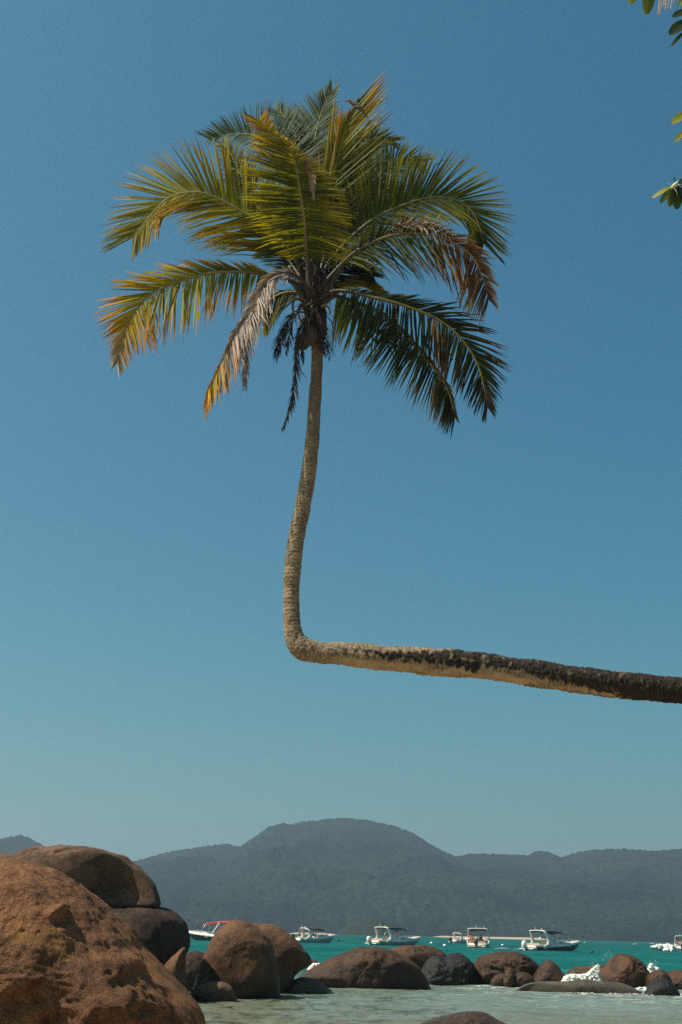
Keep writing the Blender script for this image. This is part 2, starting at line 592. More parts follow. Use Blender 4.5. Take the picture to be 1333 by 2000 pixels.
def knoll(px0, px1, pytop, ybase, Yk, amp):
    a, bq = at(px0, 1815, Yk), at(px1, 1815, Yk)
    top = at((px0 + px1) / 2, pytop, Yk).z
    xs = np.linspace(a.x, bq.x, 170)
    tt = np.linspace(0, 1, 70)
    XX, TT = np.meshgrid(xs, tt, indexing='ij')
    X, T = XX.ravel(), TT.ravel()
    u = (X - a.x) / (bq.x - a.x)
    env = np.sin(np.pi * u) ** 0.8 * np.sin(np.pi * np.clip(T * 0.98 + 0.01, 0, 1)) ** 0.7
    Y = Yk + (T - 0.5) * (bq.x - a.x) * 0.9
    cp = np.stack([X, Y * 0.5, np.zeros_like(X)], 1)
    Z = -2 + env * (top + 2) * (1 + 0.18 * fbm(cp / 40, 3)) - np.abs(pnoise(cp / 6)) * amp * np.clip(env * 3, 0, 1)
    ks = 0.5 + 0.5 * pnoise(cp / 5 + 3)
    colr = np.array([0.016, 0.024, 0.012]) * (0.55 + 0.8 * np.clip(ks, 0, 1))[:, None]
    o = link('hill', mesh_np('hill', np.stack([X, Y, Z], 1), grid_faces(170, 70)[:, ::-1], FOR, True, colr))
    tag(o, kind='structure')


knoll(650, 790, 1794, 1825, 780, 2.0)

# strip of pale sand on the far shore
pts = [(-2600, 1.2), (-400, 1.5), (0, 1.6), (2600, 1.2)]
xs = np.linspace(-1500, 1500, 400)
V = []
rr = 1.0 + 0.5 * fbm(np.stack([xs / 90, xs * 0, xs * 0], 1), 3)
bx = [at(p_, 1830, 720).x for p_ in (560, 575, 645, 665, 880, 895, 1050, 1075)]
gap = np.clip(rr, 0.3, 1.3) * (sstep(bx[0], bx[1], xs) * sstep(bx[3], bx[2], xs) + sstep(bx[4], bx[5], xs) * sstep(bx[7], bx[6], xs)) - 0.2
for k, x in enumerate(xs):
    V += [(x, 715, -0.3), (x, 725, 1.25 * gap[k]), (x, 840, 1.0 * gap[k])]
o = link('far_beach', mesh_np('far_beach', np.array(V), grid_faces(400, 3), SAND))
tag(o, kind='structure')

# ---- the air
hm, nt, out = mat_new('haze_air')
pv = N(nt, 'ShaderNodeVolumePrincipled', ins={'Color': (0.63, 0.79, 1.0, 1), 'Density': 0.00030, 'Anisotropy': 0.38})
nt.links.new(pv.outputs[0], out.inputs['Volume'])
try:
    hm.cycles.homogeneous_volume = True
    hm.cycles.volume_sampling = 'DISTANCE'
except Exception:
    pass
mb = MB().box((0, 2000, 137), (8600, 4800, 290))
o = mb.build('haze', hm)
tag(o, kind='stuff')

# ================================================================== BOULDERS
R_DRY = rock_mat('rust_brown_granite', (0.185, 0.080, 0.037), (0.085, 0.038, 0.021), (0.235, 0.118, 0.058), wet_z=-0.6, rust=(0.21, 0.105, 0.030))
R_TOP = rock_mat('grey_brown_granite', (0.145, 0.080, 0.047), (0.065, 0.038, 0.025), (0.18, 0.11, 0.068), wet_z=0.1)
R_DARK = rock_mat('dark_granite', (0.062, 0.038, 0.026), (0.022, 0.015, 0.012), (0.085, 0.053, 0.036), wet_z=0.35)
R_MID = rock_mat('brown_granite', (0.135, 0.068, 0.035), (0.068, 0.036, 0.021), (0.165, 0.088, 0.047), wet_z=0.5)
R_WET = rock_mat('wet_brown_granite', (0.095, 0.045, 0.021), (0.026, 0.014, 0.009), (0.14, 0.072, 0.034), wet_z=0.45, all_wet=0.65)
R_BLK = rock_mat('wet_black_rock', (0.024, 0.019, 0.015), (0.009, 0.007, 0.005), (0.05, 0.040, 0.031), wet_z=0.5, all_wet=0.8, wet_col=(0.01, 0.009, 0.008))
R_GRY = rock_mat('wet_grey_rock', (0.11, 0.090, 0.066), (0.048, 0.041, 0.032), (0.15, 0.125, 0.095), wet_z=0.05, all_wet=0.35)
R_RED = rock_mat('rust_wet_rock', (0.105, 0.046, 0.021), (0.024, 0.016, 0.012), (0.14, 0.075, 0.036), wet_z=0.35, all_wet=0.45, rust=(0.15, 0.056, 0.02))


def rock(name, label, outline, Y, depth, mat, seed=0, amp=0.05, scale=0.9, res=(84, 160), p=0.75, group=None, cat='boulder', push=0.0, centre=None, extra=None, ridg=0.0, lean=0.0, facets=5):
    """a closed stone of its own depth: its outline stands at distance Y, its belly swells towards and away from the viewer"""
    Pw = [at(px, py, Y) for px, py in outline]
    P2 = np.array([[v.x, v.z] for v in Pw])
    C = catmull(np.vstack([P2, P2[:1]]), 400)
    cc = P2.mean(0) if centre is None else np.array([at(*centre, Y).x, at(*centre, Y).z])
    d = C - cc
    th = np.unwrap(np.arctan2(d[:, 1], d[:, 0]))
    if th[-1] < th[0]:
        th, d = th[::-1], d[::-1]
    r = np.linalg.norm(d, axis=1)
    th = np.maximum.accumulate(th)
    th3 = np.concatenate([th - 2 * np.pi, th, th + 2 * np.pi])
    r3 = np.concatenate([r, r, r])
    nph, nth = res
    ph = np.linspace(-np.pi / 2, np.pi / 2, nph)
    ta = np.linspace(0, 2 * np.pi, nth, endpoint=False) + th[0]
    ra = np.interp(ta, th3, r3)
    PH, TA = np.meshgrid(ph, ta, indexing='ij')
    RA = np.broadcast_to(ra, PH.shape)
    cph = np.cos(PH).clip(0.0) ** p
    V = np.stack([cph * RA * np.cos(TA), np.sin(PH) * depth, cph * RA * np.sin(TA)], -1).reshape(-1, 3)
    nrm = np.stack([cph * np.cos(TA), np.sin(PH), cph * np.sin(TA)], -1).reshape(-1, 3)
    nrm /= np.linalg.norm(nrm, axis=1)[:, None] + 1e-9
    V[:, 1] += lean * V[:, 2]
    size = r.mean()
    q = V / (scale * size) + seed * 7.77
    flat = fbm(q * 1.1, 3, 0.45)
    fine = fbm(q * 4.2 + 40, 4, 0.55)
    rg = fbm(q * 2.3 + 80, 4, 0.5, True) - 0.6
    soft = 0.35 + 0.65 * np.abs(np.sin(PH)).ravel()       # keep the outline close, let the faces vary
    disp = size * (amp * 1.6 * flat * soft + amp * 0.5 * fine + ridg * rg * soft)
    if extra is not None:
        disp = disp + extra(V, cc, Y)
    V = V + nrm * disp[:, None]
    # broken flat faces, turned towards and away from the viewer
    frng = np.random.default_rng(seed * 31 + 5)
    for k in range(facets):
        fn = np.array((frng.normal(0, 0.55), (-1 if k % 3 else 1) * frng.uniform(0.6, 1.0), frng.normal(-0.12, 0.4)))
        fn /= np.linalg.norm(fn)
        h = V @ fn
        lim = np.quantile(h, frng.uniform(0.90, 0.965))
        over = np.clip(h - lim, 0, None)
        V = V - fn * (over * over / (over + 0.05 * size) * 0.8 * sstep(0.15, 0.6, np.abs(np.sin(PH)).ravel()))[:, None]
    F = grid_faces(nph, nth, True)[:, ::-1]
    o = link(name, mesh_np(name, V, F, mat), None, (cc[0], Y + push, cc[1]))
    tag(o, label, cat, group)
    return o


GRP = 'boulders and rocks along the waterline'


def wl(px, py):
    return ground(px, py).y


def big_extra(V, cc, Y):
    # the knob and the broken ledges on the near face
    e = np.zeros(len(V))
    for (px, py, rad, hgt) in ((108, 1780, 0.055, 0.075), (255, 1868, 0.13, 0.09), (30, 1950, 0.35, 0.10), (215, 1945, 0.22, 0.12), (60, 1905, 0.4, 0.06), (20, 1992, 0.2, 0.1)):
        w = at(px, py, Y - 1.2)
        d2 = ((V[:, 0] + cc[0] - w.x) ** 2 + (V[:, 2] + cc[1] - w.z) ** 2) / rad ** 2
        e += hgt * np.exp(-d2 * 1.5) * sstep(-0.2, -0.7, V[:, 1])
    for (px, py, rad, hgt) in ((121, 1797, 0.06, -0.045), (275, 1890, 0.14, -0.10), (110, 1955, 0.3, -0.13), (300, 1960, 0.3, -0.08), (150, 1850, 0.2, -0.05), (40, 1870, 0.22, -0.05), (235, 1915, 0.12, -0.09)):
        w = at(px, py, Y - 1.2)
        d2 = ((V[:, 0] + cc[0] - w.x) ** 2 + (V[:, 2] + cc[1] - w.z) ** 2) / rad ** 2
        e += hgt * np.exp(-d2 * 1.5) * sstep(-0.2, -0.7, V[:, 1])
    q = V * np.array([1.5, 1.5, 2.2])
    low = sstep(0.35, -0.6, V[:, 2] - 0.25 * V[:, 0])
    e += low * 0.085 * (fbm(q * 1.7 + 9, 5, 0.55, True) - 0.5) * sstep(-0.25, -0.9, V[:, 1])
    e += 0.012 * fbm(V * 9, 4, 0.6)
    return e


rock('boulder', 'huge rust brown boulder filling the near left corner', [(-330, 2000), (-290, 1880), (-210, 1790), (-110, 1722), (-30, 1690), (30, 1684), (62, 1688), (100, 1701), (140, 1724), (180, 1756), (215, 1786), (246, 1818), (270, 1850), (295, 1875), (320, 1898), (348, 1928), (374, 1955), (390, 1980), (398, 2020), (395, 2080), (340, 2140), (150, 2160), (-120, 2150), (-280, 2100)],
     11.5, 1.75, R_DRY, 3, 0.035, 0.9, (230, 420), 0.72, GRP, centre=(50, 1900), extra=big_extra, facets=0)
rock('boulder', 'long grey brown boulder lying on top of the stack behind the huge left boulder', [(-170, 1752), (-150, 1715), (-80, 1690), (0, 1671), (50, 1663), (100, 1657), (150, 1655), (190, 1656), (230, 1667), (260, 1684), (285, 1706), (301, 1730), (313, 1755), (316, 1768), (300, 1773), (200, 1776), (50, 1785), (-100, 1780)],
     31.0, 1.6, R_TOP, 5, 0.06, 0.9, (90, 220), 0.62, GRP, centre=(90, 1704), ridg=0.018, lean=0.25)
rock('boulder', 'dark blocky boulder carrying the long boulder at left', [(60, 1790), (150, 1774), (230, 1771), (290, 1770), (325, 1774), (346, 1786), (360, 1803), (366, 1830), (364, 1858), (352, 1885), (340, 1920), (300, 1960), (200, 1970), (100, 1960), (50, 1880)],
     31.3, 1.8, R_DARK, 8, 0.05, 0.9, (90, 200), 0.55, GRP, ridg=0.015, lean=0.3, centre=(220, 1815))
rock('rock', 'small pointed orange brown rock between huge boulder and mid boulder', [(295, 1925), (318, 1888), (340, 1866), (355, 1853), (362, 1852), (364, 1870), (362, 1905), (356, 1945), (340, 1975), (300, 1975)],
     29.6, 0.4, R_MID, 9, 0.05, 0.9, (50, 110), 0.8, GRP, 'rock')
rock('rock', 'dark low rock in the gap behind the small pointed rock', [(345, 1880), (362, 1866), (372, 1858), (386, 1858), (398, 1861), (412, 1870), (415, 1900), (405, 1945), (370, 1960), (345, 1940)],
     35.5, 0.6, R_DARK, 10, 0.06, 0.9, (40, 90), 0.8, GRP, 'rock')
rock('boulder', 'tall rounded brown boulder standing in shallow water below the red canopy boat', [(376, 1950), (380, 1925), (384, 1908), (391, 1887), (401, 1863), (412, 1840), (426, 1818), (445, 1803), (463, 1797), (480, 1799), (498, 1809), (518, 1827), (534, 1853), (542, 1883), (546, 1918), (546, 1952), (535, 1975), (460, 1985), (400, 1978)],
     wl(500, 1952) + 0.9, 0.95, R_MID, 12, 0.035, 1.0, (90, 200), 0.66, GRP, ridg=0.009, centre=(462, 1862))
rock('boulder', 'brown boulder with overhanging right side leaning behind the tall rounded boulder', [(440, 1850), (465, 1815), (490, 1804), (518, 1804), (545, 1811), (575, 1831), (596, 1855), (606, 1870), (607, 1884), (590, 1894), (577, 1904), (570, 1925), (545, 1955), (480, 1955), (440, 1920)],
     35.8, 1.0, R_MID, 14, 0.04, 0.9, (70, 160), 0.66, GRP, centre=(530, 1858))
rock('rock', 'low flat brown rock lying at the foot of the tall rounded boulder', [(362, 1950), (375, 1936), (390, 1926), (405, 1919), (422, 1916), (440, 1919), (454, 1930), (462, 1944), (462, 1962), (440, 1972), (380, 1972)],
     wl(420, 1954) + 0.1, 0.42, R_TOP, 15, 0.04, 0.9, (44, 110), 0.8, GRP, 'rock')
rock('rock', 'low olive grey rock glinting in the water between the two large brown boulders', [(548, 1945), (558, 1930), (570, 1917), (590, 1909), (610, 1911), (632, 1923), (650, 1937), (655, 1950), (620, 1962), (565, 1960)],
     wl(600, 1941) + 0.3, 0.5, R_GRY, 16, 0.04, 0.7, (44, 110), 0.8, GRP, 'rock', ridg=0.018)
rock('boulder', 'broad whale backed wet brown boulder in the middle of the shallows', [(560, 1935), (576, 1915), (600, 1896), (625, 1882), (655, 1867), (690, 1855), (715, 1850), (745, 1852), (775, 1862), (808, 1880), (828, 1900), (839, 1922), (844, 1945), (800, 1965), (680, 1970), (585, 1960)],
     wl(740, 1932) + 0.9, 1.05, R_WET, 18, 0.04, 0.8, (90, 230), 0.7, GRP, ridg=0.018, centre=(710, 1892))
rock('rock', 'tiny rock peeping out beside foam left of the broad wet boulder', [(596, 1895), (602, 1880), (612, 1874), (622, 1878), (630, 1890), (620, 1905), (600, 1905)],
     46.5, 0.3, R_WET, 19, 0.06, 0.9, (26, 60), 0.8, GRP, 'rock')
rock('boulder', 'low reddish brown boulder behind the broad wet boulder', [(745, 1880), (760, 1857), (785, 1848), (812, 1846), (840, 1848), (860, 1856), (874, 1868), (880, 1890), (850, 1905), (760, 1905)],
     47.5, 0.9, R_RED, 21, 0.06, 0.7, (50, 130), 0.75, GRP, ridg=0.030)
rock('boulder', 'black wet double humped rock right of the broad boulder', [(815, 1925), (826, 1890), (838, 1875), (852, 1867), (866, 1871), (884, 1862), (902, 1864), (918, 1876), (928, 1892), (935, 1920), (936, 1940), (890, 1950), (825, 1945)],
     wl(890, 1923) + 0.75, 0.85, R_BLK, 23, 0.06, 0.6, (70, 170), 0.6, GRP, ridg=0.033)
rock('boulder', 'brown wet boulder with a bright crumpled left face below the twin stern boats', [(926, 1905), (929, 1880), (942, 1868), (965, 1862), (990, 1859), (1010, 1861), (1030, 1868), (1047, 1881), (1055, 1895), (1050, 1920), (1010, 1935), (940, 1930)],
     45.6, 1.0, R_WET, 25, 0.055, 0.6, (60, 150), 0.66, GRP, ridg=0.045)
rock('rock', 'flat dark pebble shaped rock at the foot of the crumpled boulder', [(938, 1920), (946, 1911), (958, 1910), (968, 1914), (974, 1922), (965, 1930), (945, 1930)],
     wl(957, 1923) + 0.1, 0.25, R_BLK, 26, 0.05, 0.9, (24, 60), 0.8, GRP, 'rock')
rock('rock', 'small brown wet rock beside the upright knob', [(958, 1918), (966, 1907), (976, 1902), (988, 1903), (994, 1915), (990, 1930), (965, 1930)],
     43.6, 0.28, R_WET, 27, 0.06, 0.7, (26, 60), 0.8, GRP, 'rock', ridg=0.030)
rock('rock', 'small upright knobbly rock in front of the crumpled boulder', [(983, 1922), (986, 1905), (990, 1894), (996, 1891), (1002, 1895), (1006, 1908), (1006, 1922), (995, 1932)],
     43.2, 0.22, R_WET, 28, 0.08, 0.7, (26, 60), 0.8, GRP, 'rock', ridg=0.045)
rock('rock', 'small rounded rust brown rock between the knob and the pyramid rock', [(992, 1924), (1000, 1908), (1012, 1900), (1024, 1899), (1037, 1904), (1045, 1915), (1046, 1930), (1000, 1934)],
     43.4, 0.38, R_RED, 29, 0.05, 0.7, (30, 70), 0.8, GRP, 'rock', ridg=0.022)
rock('boulder', 'pyramid shaped brown wet rock left of the white splash', [(1030, 1925), (1040, 1908), (1050, 1895), (1060, 1882), (1070, 1875), (1080, 1878), (1094, 1893), (1106, 1910), (1112, 1925), (1080, 1938), (1045, 1935)],
     44.6, 0.6, R_WET, 30, 0.05, 0.7, (44, 110), 0.75, GRP, ridg=0.030)
rock('boulder', 'long flat grey slab awash in front of the pyramid rock', [(1000, 1940), (1018, 1927), (1035, 1920), (1060, 1917), (1100, 1917), (1140, 1914), (1170, 1916), (1205, 1918), (1232, 1926), (1258, 1942), (1250, 1952), (1150, 1955), (1040, 1952)],
     wl(1140, 1939) + 0.3, 0.5, R_GRY, 31, 0.025, 0.6, (50, 200), 0.85, GRP, ridg=0.009)
rock('boulder', 'large domed rust and black boulder between two white splashes', [(1158, 1930), (1165, 1908), (1174, 1894), (1186, 1886), (1200, 1870), (1212, 1864), (1226, 1864), (1242, 1871), (1256, 1884), (1266, 1900), (1278, 1914), (1282, 1930), (1240, 1948), (1180, 1945)],
     45.4, 1.0, R_RED, 33, 0.055, 0.65, (70, 170), 0.7, GRP, ridg=0.030)
rock('rock', 'flat brown rock half hidden by white water left of the domed boulder', [(1098, 1915), (1110, 1897), (1124, 1889), (1150, 1887), (1178, 1884), (1195, 1890), (1190, 1915), (1120, 1925)],
     48.0, 0.5, R_RED, 34, 0.04, 0.8, (34, 100), 0.75, GRP, 'rock')
rock('rock', 'glinting brown rock right behind the black shoreline rock at right', [(1262, 1925), (1268, 1905), (1280, 1896), (1294, 1895), (1304, 1903), (1312, 1922), (1300, 1940), (1270, 1940)],
     44.2, 0.5, R_WET, 35, 0.06, 0.6, (40, 90), 0.75, GRP, 'rock', ridg=0.045)
rock('boulder', 'brown rock cut by the right edge of the picture', [(1290, 1925), (1298, 1903), (1315, 1896), (1340, 1895), (1370, 1900), (1390, 1920), (1380, 1950), (1320, 1950)],
     45.2, 0.7, R_RED, 36, 0.05, 0.7, (44, 110), 0.75, GRP, ridg=0.030)
rock('rock', 'black wet rock at the right end of the shoreline row', [(1258, 1945), (1266, 1928), (1278, 1917), (1294, 1912), (1310, 1919), (1322, 1932), (1327, 1950), (1290, 1960)],
     wl(1290, 1944) + 0.2, 0.42, R_BLK, 37, 0.05, 0.7, (44, 100), 0.75, GRP, 'rock', ridg=0.030)
rock('rock', 'brown rock breaking the surface at the bottom edge of the picture', [(790, 2020), (815, 2004), (840, 1992), (870, 1984), (900, 1978), (928, 1976), (952, 1980), (968, 1990), (990, 2000), (1020, 2016), (1020, 2050), (900, 2070), (800, 2050)],
     23.0, 0.55, R_WET, 39, 0.04, 0.6, (60, 170), 0.75, GRP, 'rock', ridg=0.018)

# ================================================================== WHITE WATER
m, nt, out = mat_new('white_foam')
tc = N(nt, 'ShaderNodeTexCoord')
n1 = noise_n(nt, tc.outputs['Object'], 14.0, 6, 0.7)
b = N(nt, 'ShaderNodeBsdfPrincipled', ins={'Base Color': mixc(nt, n1, (0.42, 0.45, 0.42), (0.68, 0.67, 0.62)), 'Roughness': 0.8})
bp = N(nt, 'ShaderNodeBump', ins={'Strength': 0.6, 'Distance': 0.03, 'Height': n1})
nt.links.new(bp.outputs[0], b.inputs['Normal'])
nt.links.new(b.outputs[0], out.inputs[0])
FOAM = m


def inside(poly, x, y):
    c, n = False, len(poly)
    for i in range(n):
        (x0, y0), (x1, y1) = poly[i], poly[i - 1]
        if (y0 > y) != (y1 > y) and x < (x1 - x0) * (y - y0) / (y1 - y0) + x0:
            c = not c
    return c


def foam(outline, Y, depth, seed, n=420, rmin=0.025, rmax=0.075):
    """froth: a heap of small lumps and drops inside the splash"""
    rnd = random.Random(seed)
    xs_, ys_ = [p[0] for p in outline], [p[1] for p in outline]
    mb = MB()
    k = 0
    while k < n // 5:
        px, py = rnd.uniform(min(xs_), max(xs_)), rnd.uniform(min(ys_), max(ys_))
        if inside(outline, px, py) and inside(outline, px, py - 2):
            p = at(px, py, Y + rnd.gauss(0, depth * 0.35))
            r = rmax * rnd.uniform(0.8, 1.5)
            mb.ball(p, (r * 1.5, r, r * 0.9), 9, 7)
            k += 1
    k = 0
    while k < n:
        px, py = rnd.uniform(min(xs_) - 2, max(xs_) + 2), rnd.uniform(min(ys_) - 3, max(ys_))
        inn = inside(outline, px, py)
        if not inn and rnd.random() > 0.05:
            continue
        top = (py - min(ys_)) / (max(ys_) - min(ys_))
        r = rnd.uniform(rmin, rmax) * (0.45 + 0.75 * max(0, top)) * (1 if inn else 0.35)
        p = at(px, py, Y + rnd.gauss(0, depth * 0.5))
        if p.z > -0.05:
            mb.ball(p, (r * rnd.uniform(0.8, 1.5), r, r * rnd.uniform(0.7, 1.2)), 7, 5)
        k += 1
    # fingers of water thrown upwards
    for q in range(max(3, n // 60)):
        px = rnd.uniform(min(xs_), max(xs_))
        col_ = [y for y in range(int(min(ys_)), int(max(ys_))) if inside(outline, px, y + 0.5)]
        if not col_:
            continue
        p0, p1 = at(px, col_[0] + 3, Y), at(px + rnd.uniform(-2, 2), col_[0] - rnd.uniform(1, 4), Y + rnd.uniform(-0.1, 0.1))
        mb.tube([p0, (p0 + p1) / 2, p1], [rmax * 0.9, rmax * 0.6, rmax * 0.25], 6)
    me = mesh_np('foam', mb.v, mb.f, FOAM, True)
    tmp = link('foam_raw', me)
    rm = tmp.modifiers.new('union', 'REMESH')
    rm.mode = 'VOXEL'
    rm.voxel_size = rmin * 1.5
    rm.use_smooth_shade = True
    smo = tmp.modifiers.new('soften', 'SMOOTH')
    smo.iterations = 5
    smo.factor = 0.5
    dg = bpy.context.evaluated_depsgraph_get()
    res = bpy.data.meshes.new_from_object(tmp.evaluated_get(dg))
    bpy.data.objects.remove(tmp)
    co = np.empty(len(res.vertices) * 3, dtype=np.float32)
    res.vertices.foreach_get('co', co)
    co = co.reshape(-1, 3)
    co = co + (rmax * 0.35) * np.stack([fbm(co / rmax * 0.5 + k * 9, 3) for k in range(3)], 1)
    res.vertices.foreach_set('co', co.astype(np.float32).ravel())
    res.name = 'foam'
    res.update()
    o = link('foam', res)
    o['kind'] = 'stuff'
    return o


foam([(1098, 1922), (1102, 1908), (1115, 1903), (1130, 1905), (1145, 1902), (1154, 1897), (1160, 1888), (1167, 1884), (1172, 1892), (1170, 1906), (1178, 1922)], 44.0, 0.5, 3, 1300, 0.014, 0.05)
foam([(1256, 1905), (1262, 1897), (1268, 1891), (1272, 1881), (1276, 1889), (1284, 1888), (1290, 1897), (1294, 1908)], 47.0, 0.4, 5, 650, 0.014, 0.045)
foam([(1238, 1934), (1248, 1928), (1262, 1928), (1272, 1932), (1268, 1940), (1248, 1940)], 43.4, 0.3, 7, 420, 0.012, 0.036)
foam([(602, 1894), (610, 1884), (620, 1881), (628, 1884), (628, 1892), (615, 1900)], 45.8, 0.2, 8, 160, 0.02, 0.05)
# thin foam rims on the water round the stones
mb = MB()
for (px0, px1, py, wob) in ((1015, 1130, 1933.5, 1.5), (1130, 1262, 1941.5, 1.3), (1258, 1333, 1944, 1.5), (930, 1010, 1926, 1.5), (960, 1060, 1930, 1.2), (1090, 1160, 1940, 0.9)):
    n = 60
    t = np.linspace(0, 1, n)
    wv = fbm(np.stack([t * 7 + px0, t * 0, t * 0], 1), 3)
    th_ = np.clip(-0.02 + 0.16 * fbm(np.stack([t * 16 + px1, t * 0 + 5, t * 0], 1), 3), 0.004, 0.4) * np.sin(np.pi * t) ** 0.4
    P = np.array([ground(px0 + (px1 - px0) * a, py + wob * w_) for a, w_ in zip(t, wv)])
    V = []
    for k in range(n):
        V += [P[k] + np.array((0, -th_[k], 0.004)), P[k] + np.array((0, 0, 0.02 + 0.15 * th_[k])), P[k] + np.array((0, th_[k], 0.004))]
    mb.add(V, grid_faces(n, 3).tolist())
o = mb.build('foam', FOAM, None, True)
o['kind'] = 'stuff'
# drops thrown up
mb = MB()
for (cx, cy_, sx_, sy_, n, Yd) in ((1190, 1868, 9, 10, 22, 46.0), (1270, 1884, 10, 8, 36, 47.0), (1165, 1884, 7, 7, 24, 44.0), (1105, 1895, 8, 4, 12, 46), (1188, 1862, 4, 6, 8, 46)):
    for k in range(n):
        p = at(random.gauss(cx, sx_), random.gauss(cy_, sy_ * 0.7), Yd + random.uniform(-0.2, 0.2))
        if p.z > 0.05:
            mb.ball(p, random.uniform(0.005, 0.013), 6, 4)
o = mb.build('spray', FOAM, None, True)
o['kind'] = 'stuff'

# ================================================================== THE BENT PALM
PALM_Y = 17.0


def pal(px, py, dy=0.0):
    return np.array(at(px, py, PALM_Y + dy))


PX = 17.0 / FPX * 1.02            # metres for one photograph pixel at the palm
trunk_px = [(2150, 1960, 40), (2080, 1760, 36), (1960, 1560, 31), (1780, 1430, 29), (1560, 1375, 27), (1400, 1356, 25.5), (1333, 1349, 25), (1260, 1343, 25), (1200, 1338, 25.5), (1150, 1331, 25.5), (1100, 1324, 25.5), (1050, 1316, 26), (1000, 1309, 24.5),
            (940, 1300, 25), (890, 1296, 26), (840, 1293, 25.5), (800, 1289, 25), (760, 1286, 24), (730, 1283, 23.5), (700, 1279, 23), (675, 1276.5, 21.5), (650, 1275.5, 20.5), (628, 1275, 20), (608, 1272, 21), (592, 1266, 21.5),
            (580, 1255, 20.5), (574, 1240, 18.5), (571, 1220, 16.8), (570, 1190, 16), (569.5, 1150, 16), (572, 1110, 16.8), (576, 1070, 16.6), (583, 1030, 16), (590, 1000, 15.8), (597, 960, 15.5), (603, 925, 15.3), (607, 895, 15),
            (611, 850, 14.2), (614, 805, 13.4), (617, 760, 13), (619.5, 715, 12.2), (620.5, 680, 12.5), (620, 650, 14), (617, 615, 18), (614, 585, 21), (611, 560, 18)]
tp = np.array([list(pal(a, b_)) + [r_ * PX] for a, b_, r_ in trunk_px])
tc_ = catmull(tp, 1500)
tc_, slen = resample(tc_, 1300)
NA = 72
Pc, Rc = tc_[:, :3], tc_[:, 3]
T = np.gradient(Pc, axis=0)
T /= np.linalg.norm(T, axis=1)[:, None]
e1 = np.array([0, -1.0, 0]) - T * T[:, 1:2] * -1
e1 /= np.linalg.norm(e1, axis=1)[:, None]
e2 = np.cross(T, e1)
ang = np.linspace(0, 2 * np.pi, NA, endpoint=False)
AA, SS = np.meshgrid(ang, slen, indexing='xy')
ca, sa = np.cos(AA).ravel(), np.sin(AA).ravel()
S = SS.ravel()
ci = np.repeat(np.arange(len(slen)), NA)
dirs = ca[:, None] * e1[ci] + sa[:, None] * e2[ci]
V = Pc[ci] + dirs * Rc[ci][:, None]
# photograph x and y of every ring, to lay the weathering and the painted crown shade along it
s_at = {}
ringx = np.array([(Vector(p) - CAM).dot(cR) / (Vector(p) - CAM).dot(cF) * FPX + W_ / 2 for p in Pc])
ringy = np.array([H_ / 2 - (Vector(p) - CAM).dot(cU) / (Vector(p) - CAM).dot(cF) * FPX for p in Pc])
rx, ry = ringx[ci], ringy[ci]
lying = sstep(1235, 1262, ry)
upper = sstep(980, 760, ry)
wob = fbm(V * 5.0, 3)
ringn = S / 0.052 + 0.55 * wob + 0.35 * np.sin(AA.ravel() + S * 2)
fr = ringn - np.floor(ringn)
scar = np.exp(-((fr - 0.5) / 0.16) ** 2)
ringjit = pnoise(np.stack([np.floor(ringn) * 0.73, np.zeros_like(S), np.zeros_like(S)], 1) + 0.31)
rough_ = fbm(V * 22, 4, 0.6)
lumps = fbm(V * 4.2 + 8, 3, 0.5)
stream = fbm(np.stack([S * 14, sa * 0.9, ca * 0.9], 1) + 3, 4, 0.55)
disp = Rc[ci] * (0.10 * (scar - 0.4) * (1 - 0.45 * upper) * (0.6 + 0.6 * ringjit) + 0.05 * rough_ * (1 - 0.5 * upper) + 0.08 * lumps + lying * (0.05 * stream * np.clip(0.4 + ca, 0, 1) + 0.035 * rough_ - 0.055 * (scar - 0.4)))
V = V + dirs * disp[:, None]
tan = np.array([0.35, 0.262, 0.162])
tan2 = np.array([0.20, 0.148, 0.092])
grey = np.array([0.115, 0.088, 0.062])
dark = np.array([0.045, 0.036, 0.030])
blk = np.array([0.012, 0.0095, 0.0085])
k1 = np.clip(0.5 + 0.8 * fbm(V * 6 + 20, 4), 0, 1)
colr = lerp(tan, tan2, k1[:, None])
colr = lerp(colr, grey, (upper * 0.85)[:, None])
crack = np.clip((1 - scar) * 0.35 + 0.45 * sstep(0.1, 0.5, -rough_), 0, 1)
colr = lerp(colr, dark, (np.clip(crack * 1.35, 0, 1) * (0.85 - 0.35 * upper))[:, None])
colr = lerp(colr, np.array([0.34, 0.29, 0.24]), (sstep(0.35, 0.6, fbm(V * 9 + 60, 4)) * 0.45 * upper)[:, None])
# the black weathered band on the lying trunk; hangs in streaks; further right the crown's shade is painted in over it all
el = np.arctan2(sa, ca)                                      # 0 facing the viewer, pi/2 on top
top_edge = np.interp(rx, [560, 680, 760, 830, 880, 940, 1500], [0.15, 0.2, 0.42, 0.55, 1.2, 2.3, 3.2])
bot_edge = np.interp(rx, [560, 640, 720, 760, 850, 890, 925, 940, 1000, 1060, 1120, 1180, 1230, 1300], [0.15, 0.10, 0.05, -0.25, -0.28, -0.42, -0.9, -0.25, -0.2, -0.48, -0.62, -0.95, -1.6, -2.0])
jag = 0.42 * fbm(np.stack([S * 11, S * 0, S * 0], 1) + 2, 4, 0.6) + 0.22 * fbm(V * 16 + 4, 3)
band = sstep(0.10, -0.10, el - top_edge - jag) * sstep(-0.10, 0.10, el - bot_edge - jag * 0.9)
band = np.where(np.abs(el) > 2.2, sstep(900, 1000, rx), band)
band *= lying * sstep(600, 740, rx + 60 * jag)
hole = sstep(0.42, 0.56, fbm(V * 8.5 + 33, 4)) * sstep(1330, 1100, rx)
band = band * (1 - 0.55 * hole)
colr = lerp(colr, blk, (np.clip(band, 0, 1) * 0.93)[:, None])
